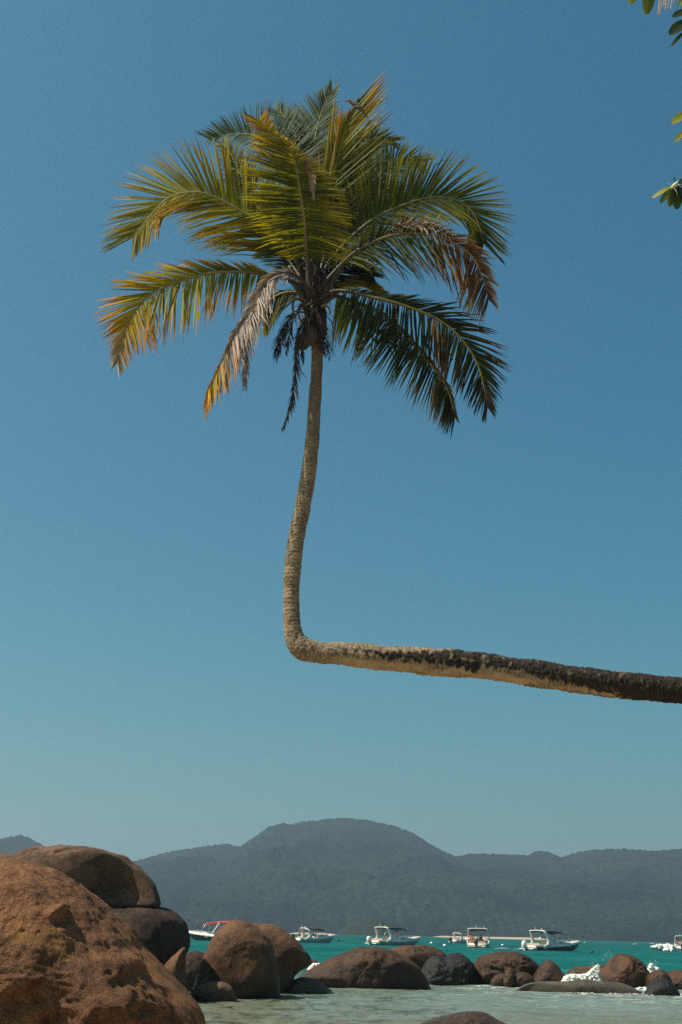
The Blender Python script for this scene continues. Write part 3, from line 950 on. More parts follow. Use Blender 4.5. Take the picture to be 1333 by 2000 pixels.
under = sstep(-0.1, 0.25, fbm(V * np.array([2.2, 5, 5]) + 12, 4) + np.interp(rx, [900, 1050, 1200, 1260], [0.35, 0.05, -0.25, -0.7])) * lying * sstep(-0.35, -0.75, el) * sstep(600, 700, rx) * (1 - np.clip(band, 0, 1))
colr = lerp(colr, np.array([0.40, 0.285, 0.165]) * (0.65 + 0.5 * k1)[:, None], (under * 0.8)[:, None])
pale = lying * sstep(0.42, 0.6, fbm(V * np.array([14, 14, 9]) + 71, 3)) * sstep(0.1, 0.5, el) * sstep(860, 960, rx)
colr = lerp(colr, np.array([0.30, 0.23, 0.19]), (pale * 0.3)[:, None])
BARK = vcol_mat('palm_bark', 0.92, 0.8, 55.0, 0.012, 0.15)
palm = thing('palm_tree', 'coconut palm with sharply bent trunk, lying flat then rising upright over the sea', 'palm tree', tuple(Pc[0]))
palm_inv = -Pc[0]


def part(name, me, parent=palm):
    """child of the palm whose mesh is given in world coordinates"""
    o = link(name, me, parent)
    base = Vector(Pc[0]) if parent is palm else Vector((0, 0, 0))
    o.location = -base
    return o


part('trunk', mesh_np('trunk', V, grid_faces(len(slen), NA, True), BARK, True, colr))

# ---- fronds
G = np.array((0.068, 0.080, 0.008)); LG = np.array((0.215, 0.190, 0.012)); DG = np.array((0.021, 0.030, 0.008)); BG = np.array((0.085, 0.112, 0.055))
YE = np.array((0.42, 0.27, 0.015)); OR = np.array((0.44, 0.19, 0.016)); BR = np.array((0.10, 0.048, 0.024)); GR = np.array((0.40, 0.31, 0.26)); BK = np.array((0.022, 0.018, 0.018))
DB = np.array((0.045, 0.028, 0.02)); LB = np.array((0.22, 0.15, 0.09))
LEAF = leaf_mat('palm_leaflet', 0.45, 0.55, 0.13)
DRY = leaf_mat('dry_leaflet', 0.12, 0.8, 0.1)
RACH = vcol_mat('leaf_stalk', 0.55, 0.3, 60, 0.005, 0.3)


def frond(name, pts, A, B, cols, n=62, u0=0.14, width=0.037, r0=0.030, label=None, mat=None, seed=0, jit=1.0, rcol=None, rag=0.0, nseg=6):
    """pts: rachis (px, py, dy); A / B: leaflets on the left / right of travel: (angle0, angle1, length_px, tilt0, tilt1, droop)"""
    rng = np.random.default_rng(100 + seed)
    n = int(n * 1.62)
    width = width * 0.80
    R = catmull([pal(*p) for p in pts], 160)
    R, s = resample(R, 121)
    s = s / s[-1]
    T = np.gradient(R, axis=0)
    T /= np.linalg.norm(T, axis=1)[:, None]
    # stalk
    rad = r0 * (1 - s) ** 0.8 + 0.0035
    rad = np.where(s < 0.1, rad * (1 + 1.2 * (1 - s / 0.1) ** 2), rad)
    mb = MB().tube(R, rad, 8)
    rc = rcol if rcol is not None else lerp(np.array((0.16, 0.13, 0.035)), LG, 0.3)
    cv = np.repeat(lerp(np.array((0.022, 0.016, 0.009)), np.asarray(rc) * 0.8, sstep(0.05, 0.45, s)[:, None]), 8, axis=0)
    st = part(name, mesh_np(name, mb.v, mb.f, RACH, True, cv))
    if label:
        st['label'] = label
    VV, FF, CC = [], [], []
    base = 0
    g = np.array([0, 0, -1.0])
    for side, spec in ((1, A), (-1, B)):
        if spec is None:
            continue
        a0, a1, Lpx, t0, t1, droop = spec[:6]
        prof_ = spec[6] if len(spec) > 6 else None
        for k in range(n):
            u = u0 + (1 - u0) * (k + rng.uniform(-0.25, 0.25) * jit + 0.5) / n
            u += 0.35 / n * math.sin(k * 0.83 + seed) * jit
            if rng.random() < rag:
                continue
            u = min(max(u, 0.0), 0.999)
            p0 = np.array([np.interp(u, s, R[:, j]) for j in range(3)])
            t = np.array([np.interp(u, s, T[:, j]) for j in range(3)])
            t /= np.linalg.norm(t)
            w = np.array([-t[2], 0, t[0]])
            w /= np.linalg.norm(w) + 1e-9
            v = min(1.0, max(0.0, (u - u0) / (1 - u0)))
            if prof_ is not None:
                f = np.interp(v, np.linspace(0, 1, len(prof_)), prof_)
            else:
                f = (0.5 + 0.5 * float(sstep(0, 0.3, v))) * (1 - 0.62 * float(sstep(0.5, 1.0, v)))
            L = Lpx * PX * f * (1 + rng.normal(0, 0.05 * jit))
            a = math.radians(a0 + (a1 - a0) * v ** 1.6 + rng.normal(0, 2.6 * jit) + 2.5 * math.sin(k * 0.37 + side + seed) )
            tl = math.radians(t0 + (t1 - t0) * v + rng.normal(0, 5 * jit))
            d = math.cos(a) * t + math.sin(a) * (side * w * math.cos(tl) - np.array([0, 1.0, 0]) * math.sin(tl))
            d /= np.linalg.norm(d)
            nrm = np.cross(t, d)
            nrm /= np.linalg.norm(nrm) + 1e-9
            nrm = nrm + rng.normal(0, 0.22 * jit, 3)
            W = width * (0.75 + 0.35 * f) * (1 + rng.normal(0, 0.1))
            dr = droop * (1 + rng.normal(0, 0.25 * jit))
            kink = rng.random() < 0.09 * jit
            kpos = rng.uniform(0.45, 0.8)
            # colours along the frond, then along the leaflet
            nc = len(cols) - 1
            cv_ = v * nc
            ci_ = min(int(cv_), nc - 1) if nc > 0 else 0
            if nc > 0:
                cb = lerp(cols[ci_][0], cols[ci_ + 1][0], cv_ - ci_)
                ct = lerp(cols[ci_][1], cols[ci_ + 1][1], cv_ - ci_)
            else:
                cb, ct = cols[0]
            br = max(0.4, 0.95 + rng.normal(0, 0.26))
            swap = rng.random()
            if swap < 0.06 * jit:
                ct = lerp(ct, BR, 0.7)
            cb, ct = np.asarray(cb) * br, np.asarray(ct) * br
            p = p0.copy()
            dd = d.copy()
            for q in range(nseg + 1):
                sg = q / nseg
                wv = np.cross(dd, nrm)
                wv /= np.linalg.norm(wv) + 1e-9
                nn = np.cross(wv, dd)
                ww = W * min(1.0, 0.45 + 4 * sg) * max(0.0, 1 - sg ** 2.4) * 0.5 + 0.0012
                fold = 0.35 * ww
                VV += [p - wv * ww + nn * fold, p, p + wv * ww + nn * fold]
                cc = lerp(cb, ct, float(sstep(0.25, 1.0, sg)))
                CC += [cc, cc * 1.12, cc]
                step = L / nseg
                p = p + dd * step
                gg = dr * (1.5 * sg + 0.25) / nseg
                if kink and sg > kpos:
                    gg += 1.2 / nseg * 1.6
                dd = dd + g * gg * 2.0 + rng.normal(0, 0.012 * jit, 3)
                dd /= np.linalg.norm(dd)
            for q in range(nseg):
                i = base + q * 3
                FF += [(i, i + 1, i + 4, i + 3), (i + 1, i + 2, i + 5, i + 4)]
            base += (nseg + 1) * 3
    if VV:
        o = link('leaflets', mesh_np('leaflets', np.array(VV), np.array(FF, dtype=np.int32), mat or LEAF, True, np.array(CC)), st)
        o['kind'] = 'stuff'
    return st


HUB = (610, 575, 0.0)
# back fronds first
frond('frond', [(608, 560, 0.1), (600, 450, 0.35), (588, 350, 0.7), (560, 296, 1.0), (505, 266, 1.3), (450, 262, 1.5), (408, 272, 1.6)],
      (62, 55, 70, 20, 20, 0.5), (86, 36, 118, 15, 25, 0.05), [(DG, BG), (BG, BG), (BG, BG)], 96, 0.36, 0.031, seed=1)
frond('frond', [(612, 560, 0.1), (607, 420, 0.5), (610, 320, 0.9), (620, 250, 1.2), (634, 205, 1.4), (648, 176, 1.5)],
      (50, 18, 125, 10, 10, 0.03), (46, 18, 110, 10, 10, 0.03), [(DG, BG), (BG, BG), (BG, LG)], 92, 0.35, 0.031, seed=2)
frond('frond', [(620, 560, 0.0), (650, 470, 0.5), (690, 390, 0.9), (735, 340, 1.2), (785, 310, 1.4), (822, 318, 1.5)],
      (58, 30, 130, 15, 20, 0.03), (58, 35, 110, 10, 10, 0.3), [(DG, G), (BG, LG), (BG, LG)], 88, 0.28, 0.033, seed=3)
frond('frond', [(600, 560, 0.0), (560, 500, 0.4), (520, 430, 0.7), (480, 360, 0.9), (450, 300, 1.0), (435, 280, 1.1)],
      (52, 30, 80, 15, 15, 0.2), (50, 30, 95, 10, 10, 0.05), [(DG, G), (DG, G), (G, LG)], 60, 0.25, seed=4)
frond('frond', [(618, 560, 0.1), (640, 480, 0.3), (655, 420, 0.5), (690, 380, 0.6), (745, 372, 0.5), (790, 410, 0.4)],
      (55, 35, 85, 20, 10, 0.05), (55, 40, 95, 10, 10, 0.35), [(DG, DG), (DG, G), (DG, G)], 60, 0.25, seed=5)
frond('frond', [(612, 560, 0.15), (604, 430, 0.6), (594, 330, 1.1), (578, 265, 1.4), (556, 228, 1.6), (540, 214, 1.7)],
      (66, 28, 115, 15, 15, 0.06), (60, 24, 112, 15, 15, 0.03), [(DG, BG), (BG, BG), (BG, BG)], 84, 0.36, 0.031, seed=31)
frond('frond', [(618, 560, 0.15), (636, 450, 0.5), (668, 350, 0.9), (705, 290, 1.2), (740, 272, 1.3), (772, 276, 1.4)],
      (58, 24, 105, 10, 15, 0.03), (58, 30, 110, 10, 15, 0.15), [(DG, DG), (DG, G), (DG, LG)], 60, 0.32, seed=32)
# upright right frond, the one the bird sits on
frond('frond', [(615, 560, 0.0), (628, 470, 0.1), (642, 390, 0.15), (654, 335, 0.2), (666, 285, 0.2), (682, 235, 0.2), (694, 208, 0.2), (700, 196, 0.2)],
      (26, 8, 115, 30, 10, 0.0, [0.3, 0.7, 1.0, 0.9, 0.3, 0.1]), (42, 14, 175, 10, 5, 0.03, [0.6, 0.9, 1.0, 0.9, 0.75, 0.6]), [(DG, G), (G, LG), (LG, YE), (G, OR)], 64, 0.30, seed=6, rcol=(0.2, 0.2, 0.03))
# the big left frond that arches over
frond('frond', [(600, 565, -0.05), (575, 500, -0.15), (545, 462, -0.25), (510, 434, -0.35), (470, 412, -0.4), (430, 390, -0.45), (395, 377, -0.5), (362, 377, -0.5), (332, 386, -0.5), (306, 408, -0.5), (282, 436, -0.5), (262, 462, -0.5)],
      (60, 30, 165, 20, 15, 0.20, [1.1, 1.1, 0.95, 0.75, 0.58, 0.42]), (60, 32, 165, -12, -5, 0.05, [0.6, 0.9, 1.0, 0.9, 0.7, 0.5]), [(G, LG), (LG, YE), (LG, YE), (LG, YE), (LG, LG)], 104, 0.13, seed=7, rcol=(0.22, 0.2, 0.045))
# right frond, arching
frond('frond', [(618, 565, 0.0), (645, 510, 0.05), (690, 460, 0.1), (730, 428, 0.1), (765, 410, 0.1), (800, 396, 0.1), (838, 386, 0.1), (877, 387, 0.1), (908, 400, 0.1), (930, 426, 0.1), (945, 475, 0.1)],
      (60, 26, 155, 5, 5, 0.05, [0.6, 0.9, 1.0, 0.9, 0.7, 0.5]), (62, 30, 135, 15, 10, 0.25, [0.6, 0.9, 0.95, 0.9, 0.75, 0.5]), [(DG, G), (G, LG), (G, LG), (G, LG), (DG, G)], 100, 0.14, seed=8)
# the frond facing the viewer
frond('frond', [(608, 575, -0.15), (602, 520, -0.3), (598, 480, -0.45), (596, 440, -0.65), (590, 395, -0.85), (583, 350, -1.0), (575, 310, -1.1), (560, 282, -1.2), (535, 262, -1.25), (505, 236, -1.3)],
      (108, 18, 140, 25, 20, 0.05, [0.3, 0.75, 0.95, 0.95, 0.72, 0.42, 0.28]), (116, 82, 112, 20, 20, 0.12, [0.75, 1.0, 0.95, 0.85, 0.2, 0.06, 0.3]), [(G, LG), (G, LG), (G, LG), (LG, YE), (YE, OR)], 96, 0.20, seed=9, rcol=(0.2, 0.16, 0.05))
# dry folded end of that frond
frond('dead_leaf', [(572, 296, -1.05), (590, 303, -1.1), (603, 325, -1.1), (609, 350, -1.1), (612, 372, -1.1), (613, 386, -1.1)],
      (24, 10, 28, 30, 20, 0.3), (24, 10, 30, 20, 20, 0.3), [(LB, DB), (LB, LB), (GR * 0.6, LB)], 26, 0.02, 0.024, 0.010, 'grey beige withered leaf tip folded over the front frond', DRY, 10, rcol=(0.2, 0.14, 0.08))
# left low frond, yellow-orange
frond('frond', [(600, 570, -0.1), (565, 548, -0.2), (527, 538, -0.3), (500, 533, -0.35), (477, 531, -0.4), (424, 532, -0.45), (378, 541, -0.5), (329, 558, -0.5), (292, 576, -0.5), (262, 612, -0.5), (241, 656, -0.5), (229, 706, -0.5)],
      (84, 22, 148, 12, 10, 0.14, [0.25, 0.8, 0.95, 1.0, 0.85, 0.5, 0.28]), (32, 20, 112, 15, 15, 0.06, [0.3, 0.45, 0.75, 1.0, 0.95, 0.45, 0.22]), [(LG, OR), (G, OR), (LG, YE), (LG, OR), (YE, OR), (GR * 0.7, GR)], 76, 0.16, 0.037, seed=11, label='yellow and orange low frond with withered grey tip', rcol=(0.22, 0.16, 0.045), jit=1.3)
# right brown frond
frond('frond', [(620, 572, -0.1), (649, 536, -0.2), (692, 494, -0.3), (741, 468, -0.35), (775, 458, -0.4), (807, 455, -0.4), (850, 461, -0.4), (890, 477, -0.4), (923, 502, -0.4), (942, 540, -0.4), (955, 585, -0.4)],
      (46, 30, 62, 10, 10, 0.5, [0.3, 0.9, 0.9, 0.75, 0.9, 0.8, 0.6]), (74, 30, 145, 15, 12, 0.25, [0.5, 0.9, 1.0, 1.0, 0.95, 0.8, 0.5]), [(G, LG), (DG, DG), (G, BR), (BR, OR * 0.6), (BR, LB), (DB, GR * 0.6)], 78, 0.18, 0.034, seed=12, label='half withered green and rust brown frond', jit=1.5, rcol=(0.16, 0.11, 0.04))
frond('dead_leaf', [(760, 452, -0.45), (785, 440, -0.5), (815, 438, -0.5), (850, 446, -0.5), (885, 462, -0.5)],
      (62, 40, 34, 30, 30, 0.9), (60, 40, 36, 40, 30, 0.9), [(BR, LB), (LB, GR), (BR, GR)], 26, 0.02, 0.020, 0.008, 'pale curled dry leaflets along a brown frond', DRY, 13, jit=3.5, rcol=(0.12, 0.07, 0.04))
# right lower frond with stiff upper leaflets
frond('frond', [(618, 588, -0.1), (640, 574, -0.15), (660, 568, -0.2), (692, 571, -0.3), (725, 580, -0.35), (760, 588, -0.4), (791, 597, -0.4), (840, 616, -0.4), (880, 641, -0.4), (915, 679, -0.4), (938, 725, -0.4), (953, 795, -0.4)],
      (38, 22, 108, 10, 10, 0.22, [0.1, 0.35, 0.6, 0.95, 0.95, 0.6, 0.3]), (84, 20, 145, 12, 10, 0.16, [0.6, 1.0, 1.0, 1.0, 0.85, 0.55, 0.3]), [(DG, G), (DG, DG), (DG, DG), (DG, BR), (DG, DG), (DB, BK)], 74, 0.12, 0.038, seed=14, label='dark green low right frond with drooping tip', jit=1.3)
frond('frond', [(616, 590, 0.1), (650, 578, 0.2), (700, 592, 0.3), (740, 610, 0.35), (775, 638, 0.35), (812, 676, 0.35), (848, 720, 0.35), (875, 762, 0.35), (889, 812, 0.35)],
      (18, 10, 60, 10, 10, 0.1, [0.2, 0.3, 0.4, 0.5, 0.5, 0.4]), (90, 24, 138, 10, 10, 0.12, [0.95, 1.0, 1.0, 0.9, 0.75, 0.4]), [(LG, LG), (DG, LG), (DG, G), (DG, LB), (DG, DG)], 78, 0.12, 0.036, seed=15, jit=1.1)
frond('dead_leaf', [(846, 618, -0.42), (852, 640, -0.44), (858, 665, -0.44), (862, 700, -0.44)],
      (14, 8, 70, 10, 10, 0.1), (14, 8, 80, 10, 10, 0.1), [(BR, OR * 0.45), (BR, BR)], 5, 0.02, 0.05, 0.004, 'rust red dead leaflets hanging from the low right frond', DRY, 16)
# yellow-green short one behind, low right
frond('frond', [(620, 580, 0.3), (650, 560, 0.5), (690, 548, 0.6), (725, 556, 0.7), (755, 572, 0.75)],
      (30, 20, 34, 0, 0, 0.1), (35, 20, 48, 0, 0, 0.1), [(LG, YE), (LG, LG), (LG, YE)], 34, 0.2, seed=17)
# left hanging frond, grey and withered
frond('dead_frond', [(606, 580, -0.2), (598, 556, -0.35), (585, 542, -0.42), (569, 535, -0.5), (548, 534, -0.55), (530, 543, -0.58), (512, 563, -0.6), (498, 586, -0.6), (487, 610, -0.6), (474, 632, -0.6), (460, 652, -0.6), (445, 684, -0.6), (431, 712, -0.6), (416, 744, -0.6), (407, 765, -0.6), (401, 792, -0.6)],
      (56, 16, 96, 40, 20, 0.5, [0.5, 0.75, 0.9, 0.9, 1.0, 1.0, 0.85, 0.6, 0.35]), (26, 10, 48, 40, 30, 0.5, [0.4, 0.7, 0.8, 0.7, 0.5, 0.3, 0.3, 0.3]), [(BR, GR * 0.8), (GR * 0.8, GR), (GR, GR), (GR * 0.8, LB), (LB, OR), (YE, OR), (OR, OR)], 92, 0.12, 0.026, 0.02, 'withered grey frond with orange tip hanging at left', DRY, 18, jit=1.8, rcol=(0.25, 0.19, 0.14))
frond('dead_frond', [(520, 556, -0.62), (504, 590, -0.64), (494, 625, -0.64), (486, 660, -0.62), (482, 695, -0.62), (480, 728, -0.62), (478, 752, -0.62)],
      (18, 12, 50, 30, 20, 0.3), (20, 12, 50, 30, 20, 0.3), [(GR * 0.8, GR), (GR, GR * 0.8), (GR * 0.6, BK)], 44, 0.05, 0.016, 0.01, 'thin grey bundle of dry leaflets hanging at left', DRY, 19, jit=2.5, rcol=(0.25, 0.2, 0.16))
frond('frond', [(604, 585, 0.15), (580, 572, 0.2), (550, 574, 0.25), (524, 590, 0.3), (505, 615, 0.3)],
      (70, 20, 92, 0, 0, 0.25, [0.9, 1.0, 0.9, 0.7]), (20, 10, 30, 0, 0, 0.2), [(DG, G), (G, LG), (G, YE)], 26, 0.15, 0.036, seed=20)
# dark dead hangers under the crown
frond('dead_frond', [(604, 625, -0.15), (592, 636, -0.25), (582, 655, -0.3), (578, 690, -0.3), (577, 725, -0.3), (573, 762, -0.3), (567, 795, -0.3), (560, 820, -0.3), (552, 840, -0.3)],
      (24, 16, 36, 30, 10, 0.25), (20, 14, 32, 30, 10, 0.25, [0.5, 0.5, 0.6, 0.5, 0.3]), [(DB, BK), (BK, BK), (BK, DB), (DB, LB)], 50, 0.1, 0.016, 0.018, 'black dead frond hanging straight down beside the trunk', DRY, 21, jit=2.2, rcol=(0.03, 0.022, 0.02))
frond('dead_frond', [(602, 612, -0.1), (585, 610, -0.2), (567, 622, -0.25), (555, 645, -0.28), (545, 672, -0.3), (540, 695, -0.3)],
      (24, 14, 44, 20, 10, 0.3), (18, 12, 40, 20, 10, 0.3), [(DB, BK), (DG * 0.7, BK), (BK, BK)], 24, 0.25, 0.016, 0.012, 'dark tattered dead frond at the left under the crown', DRY, 22, jit=2.2, rcol=(0.04, 0.03, 0.025))
frond('dead_frond', [(626, 640, 0.0), (634, 655, -0.02), (640, 672, 0.0), (644, 700, 0.0)],
      (20, 14, 30, 10, 10, 0.2), (20, 14, 24, 10, 10, 0.2), [(DB, BK), (BK, BK)], 9, 0.1, 0.010, 0.008, 'thin dark strands hanging right of the coconuts', DRY, 23, jit=2.5, rcol=(0.03, 0.022, 0.02))
for k_, (pp__, L_) in enumerate((([(606, 570, 0.25), (590, 530, 0.4), (565, 500, 0.55), (535, 485, 0.65), (505, 490, 0.7)], 85), ([(618, 570, 0.25), (645, 535, 0.4), (672, 520, 0.5), (705, 522, 0.6), (730, 540, 0.6)], 85),
                                 ([(612, 565, 0.2), (625, 500, 0.35), (650, 450, 0.5), (690, 420, 0.6), (725, 425, 0.65)], 90), ([(608, 565, 0.2), (585, 470, 0.4), (560, 420, 0.55), (530, 395, 0.65), (500, 395, 0.7)], 90))):
    frond('frond', pp__, (55, 30, L_, 10, 10, 0.15), (60, 30, L_, 10, 10, 0.2), [(DG * 0.7, DG), (DG, DG), (DG, G)], 40, 0.1, 0.034, seed=40 + k_)
for k_, pp__ in enumerate(([(610, 600, -0.2), (600, 612, -0.26), (592, 640, -0.28), (590, 680, -0.28), (592, 705, -0.28)], [(618, 600, -0.18), (622, 625, -0.2), (628, 655, -0.18), (634, 690, -0.15)], [(604, 596, -0.2), (588, 600, -0.3), (574, 622, -0.34), (566, 655, -0.34), (560, 690, -0.33)])):
    frond('dead_frond', pp__, (22, 12, 34, 20, 10, 0.3), (22, 12, 34, 20, 10, 0.3), [(DB, BK), (BK, BK)], 18, 0.1, 0.016, 0.012, None, DRY, 60 + k_, jit=2.4, rcol=(0.03, 0.022, 0.018))
# young spear leaves in the heart of the crown
for k, (bx, by, tx, ty_, col_) in enumerate(((632, 400, 655, 175, YE), (628, 400, 646, 215, LG), (634, 400, 668, 205, OR * 0.9), (622, 395, 606, 298, LG), (626, 395, 622, 292, YE), (630, 395, 634, 300, LG), (620, 400, 613, 332, YE), (640, 400, 657, 262, LG))):
    A_, B_ = pal(bx, by, -0.1), pal(tx, ty_, -0.15 - 0.02 * k)
    n_ = 9
    w_ = (4.0 if k < 3 else 3.2) * PX
    V, cc = [], []
    for q in range(n_):
        t = q / (n_ - 1)
        p = A_ * (1 - t) + B_ * t + np.array((0.02 * math.sin(t * 3), 0, 0))
        ww = w_ * min(1, 0.5 + t * 3) * (1 - t ** 3) + 0.001
        V += [p + np.array((-ww, 0.0, 0)), p + np.array((0, -0.02, 0)), p + np.array((ww, 0.0, 0))]
        c_ = lerp(LG * 0.7, col_, t) if t < 0.93 else LB
        cc += [c_] * 3
    part('spear_leaf', mesh_np('spear_leaf', np.array(V), grid_faces(n_, 3), LEAF, True, np.array(cc)))

# ---- crown heart: fibre sheath, leaf bases, coconuts, flower stalks
FIB = vcol_mat('palm_fibre', 0.95, 0.9, 40, 0.015, 0.1)
sp = catmull([list(pal(620, 668)) + [14 * PX], list(pal(619, 640)) + [19 * PX], list(pal(616, 610)) + [22 * PX], list(pal(612, 580)) + [25 * PX], list(pal(609, 550)) + [23 * PX], list(pal(607, 520)) + [16 * PX], list(pal(606, 495)) + [9 * PX]], 90)
NA2 = 40
V, cc = [], []
for k in range(90):
    for j in range(NA2):
        a = 2 * math.pi * j / NA2
        V.append([sp[k, 0] + sp[k, 3] * math.cos(a), sp[k, 1] + sp[k, 3] * math.sin(a), sp[k, 2]])
V = np.array(V)
dd = np.stack([np.tile(np.cos(2 * np.pi * np.arange(NA2) / NA2), 90), np.tile(np.sin(2 * np.pi * np.arange(NA2) / NA2), 90), np.zeros(90 * NA2)], 1)
nz = fbm(V * np.array([9, 9, 4.0]), 4, 0.6)
V = V + dd * (0.045 * nz + 0.02 * fbm(V * np.array([40, 40, 10.]), 2))[:, None]
kk = np.clip(0.5 + 0.9 * fbm(V * np.array([16, 16, 6.0]) + 4, 3), 0, 1)
cc = lerp(np.array((0.012, 0.009, 0.007)), np.array((0.062, 0.040, 0.025)), kk[:, None])
part('fibre_sheath', mesh_np('fibre_sheath', V, grid_faces(90, NA2, True), FIB, True, cc))
# loose fibres round it
mb = MB()
for k in range(90):
    a = random.uniform(0, 2 * math.pi)
    z0 = random.uniform(0, 1)
    px, py = 613 + 22 * math.cos(a), 660 - 150 * z0
    p = pal(px, py, 0.17 * math.sin(a))
    out_ = np.array((math.cos(a), math.sin(a), 0))
    l_ = random.uniform(0.08, 0.3)
    P = [p, p + out_ * l_ * 0.4 + np.array((0, 0, 0.06 * random.uniform(-1, 1))), p + out_ * l_ * 0.7 + np.array((random.gauss(0, 0.03), 0, -l_ * 0.5)), p + out_ * l_ * 0.75 + np.array((random.gauss(0, 0.05), 0, -l_))]
    mb.tube(catmull(P, 7), np.linspace(0.006, 0.002, 7), 4)
me = mesh_np('fibres', mb.v, mb.f, FIB, True, np.array([(0.10, 0.07, 0.05) if (i // 28) % 3 else (0.26, 0.2, 0.15) for i in range(len(mb.v))]))
part('fibres', me)['kind'] = 'stuff'
NUT = simple_mat('coconut_husk', (0.030, 0.019, 0.014), 0.75, 0.3, 9.0)
for (px, py, r_, dy) in ((604, 656, 20, -0.16), (592, 667, 17, -0.02), (622, 650, 16, 0.18)):
    mb = MB()
    mb.ball((0, 0, 0), (r_ * PX * 0.96, r_ * PX * 0.96, r_ * PX * 1.12), 20, 14, lambda p: 1 + 0.05 * math.cos(3 * math.atan2(p[1], p[0])) - 0.06 * max(0, -p[2]) ** 3)
    mb.tube([(0, 0, r_ * PX * 1.0), (0.01, 0.02, r_ * PX * 1.5)], [0.03, 0.012], 8)
    o = mb.build('coconut', NUT, palm, True)
    o.location = Vector(pal(px, py, dy)) - Vector(Pc[0])
    o.rotation_euler = (0.2, 0.25 if px < 600 else -0.15, 0)
mb = MB()
for (pp_) in ([(600, 600, -0.25), (588, 596, -0.4), (583, 612, -0.45), (590, 632, -0.45)], [(598, 590, -0.3), (578, 584, -0.45), (572, 600, -0.5), (578, 622, -0.5)], [(628, 600, -0.2), (640, 598, -0.25), (646, 612, -0.25)],
            [(596, 620, -0.3), (590, 626, -0.38), (592, 640, -0.36)]):
    mb.tube(catmull([pal(*p) for p in pp_], 14), np.linspace(0.026, 0.012, 14), 6)
me = mesh_np('flower_stalk', mb.v, mb.f, FIB, True, np.tile(np.array((0.07, 0.048, 0.03)), (len(mb.v), 1)))
part('flower_stalk', me)
for (x0, y0, x1, y1, r_, dy) in ((606, 590, 604, 470, 11, -0.22), (616, 590, 617, 450, 10, -0.1), (612, 595, 628, 470, 8, 0.1), (622, 595, 668, 522, 11, -0.1), (600, 595, 566, 520, 10, 0.05), (620, 600, 660, 572, 12, -0.05), (600, 598, 570, 548, 9, -0.15)):
    mb = MB().tube(catmull([pal(x0, y0, dy * 0.4), pal((x0 + x1) / 2, (y0 + y1) / 2 - 4, dy), pal(x1, y1, dy)], 14), np.linspace(r_, r_ * 0.5, 14) * PX, 10)
    zz = np.array(mb.v)
    kk = np.clip(0.5 + fbm(zz * np.array((30, 30, 6.)), 3), 0, 1)
    part('leaf_base', mesh_np('leaf_base', mb.v, mb.f, RACH, True, lerp(np.array((0.016, 0.012, 0.007)), np.array((0.055, 0.040, 0.017)), kk[:, None])))

# ---- the bird on the upright frond
BIRD = simple_mat('bird_brown', (0.085, 0.060, 0.038), 0.8, 0.35, 30)
BIRDL = simple_mat('bird_pale', (0.38, 0.33, 0.24), 0.8, 0.2, 30)
BIRDK = simple_mat('bird_beak', (0.03, 0.026, 0.024), 0.5)
bp0 = Vector(pal(692, 206, 0.0))
bird = thing('bird', 'small brown bird with a stout bill perched on the tallest upright palm frond', 'bird', bp0)
bp_ = PX


def bl(px, py, dy=0.0):
    return np.array(Vector(pal(px, py, dy)) - bp0)


mb = MB().tube([bl(712, 220), bl(707, 214), bl(699, 208), bl(692, 203), bl(687, 199), bl(683, 197.5), bl(680, 196.5), bl(677.5, 197)], np.array([1.5, 4.0, 6.0, 6.2, 4.4, 4.2, 4.0, 1.2]) * PX, 14)
mb.build('body', BIRD, bird, True)
MB().tube([bl(679, 197.2), bl(675, 198), bl(671.5, 198.6)], np.array([1.6, 1.0, 0.2]) * PX, 8).build('beak', BIRDK, bird, True)
MB().tube([bl(706, 213), bl(713, 222), bl(718, 229)], np.array([2.6, 2.0, 1.4]) * PX, 8).build('tail', BIRD, bird, True)
MB().ball(bl(681, 200, -0.02), np.array((2.6, 2.2, 1.5)) * PX, 10, 7).build('throat', BIRDL, bird, True)
for sg in (-1, 1):
    MB().ball(bl(680.5, 195.8, -0.03 * sg), 0.007, 8, 6).build('eye', BIRDK, bird, True)
    MB().tube([bl(692, 205, 0.015 * sg), bl(691, 212, 0.015 * sg), bl(691.5, 217, 0.02 * sg)], 0.005, 5).build('leg', BIRDK, bird, True)
    MB().ball(bl(700, 208.5, -0.04 * sg), np.array((7.5, 1.6, 3.6)) * PX, 12, 8).build('wing', BIRD, bird, True)

# ================================================================== SEA ALMOND TREE reaching in at the right
TY = 14.0
TPX = TY / FPX * 1.02


def tl(px, py, dy=0.0):
    return np.array(at(px, py, TY + dy))


alm = thing('almond_tree', 'broad leaved shore tree whose leaves reach in at the upper right edge', 'tree', (8.2, 14.6, 0.1))
AL = leaf_mat('almond_leaf', 0.42, 0.35, 0.35)
ABK = simple_mat('almond_bark', (0.11, 0.085, 0.065), 0.9, 0.3, 8)
base = np.array((8.2, 14.6, 0.1))
mb = MB().tube(catmull([base, base + (0.1, 0, 2.0), base + (-0.1, 0.1, 4.5), base + (-0.5, 0, 7.0), base + (-0.8, -0.2, 9.5)], 40) - base, np.linspace(0.24, 0.09, 40), 12)
mb.build('trunk', ABK, alm, True)


def branch(pts, r0, r1):
    mb = MB().tube(catmull(pts, 24) - base, np.linspace(r0, r1, 24), 8)
    return mb.build('branch', ABK, alm, True)


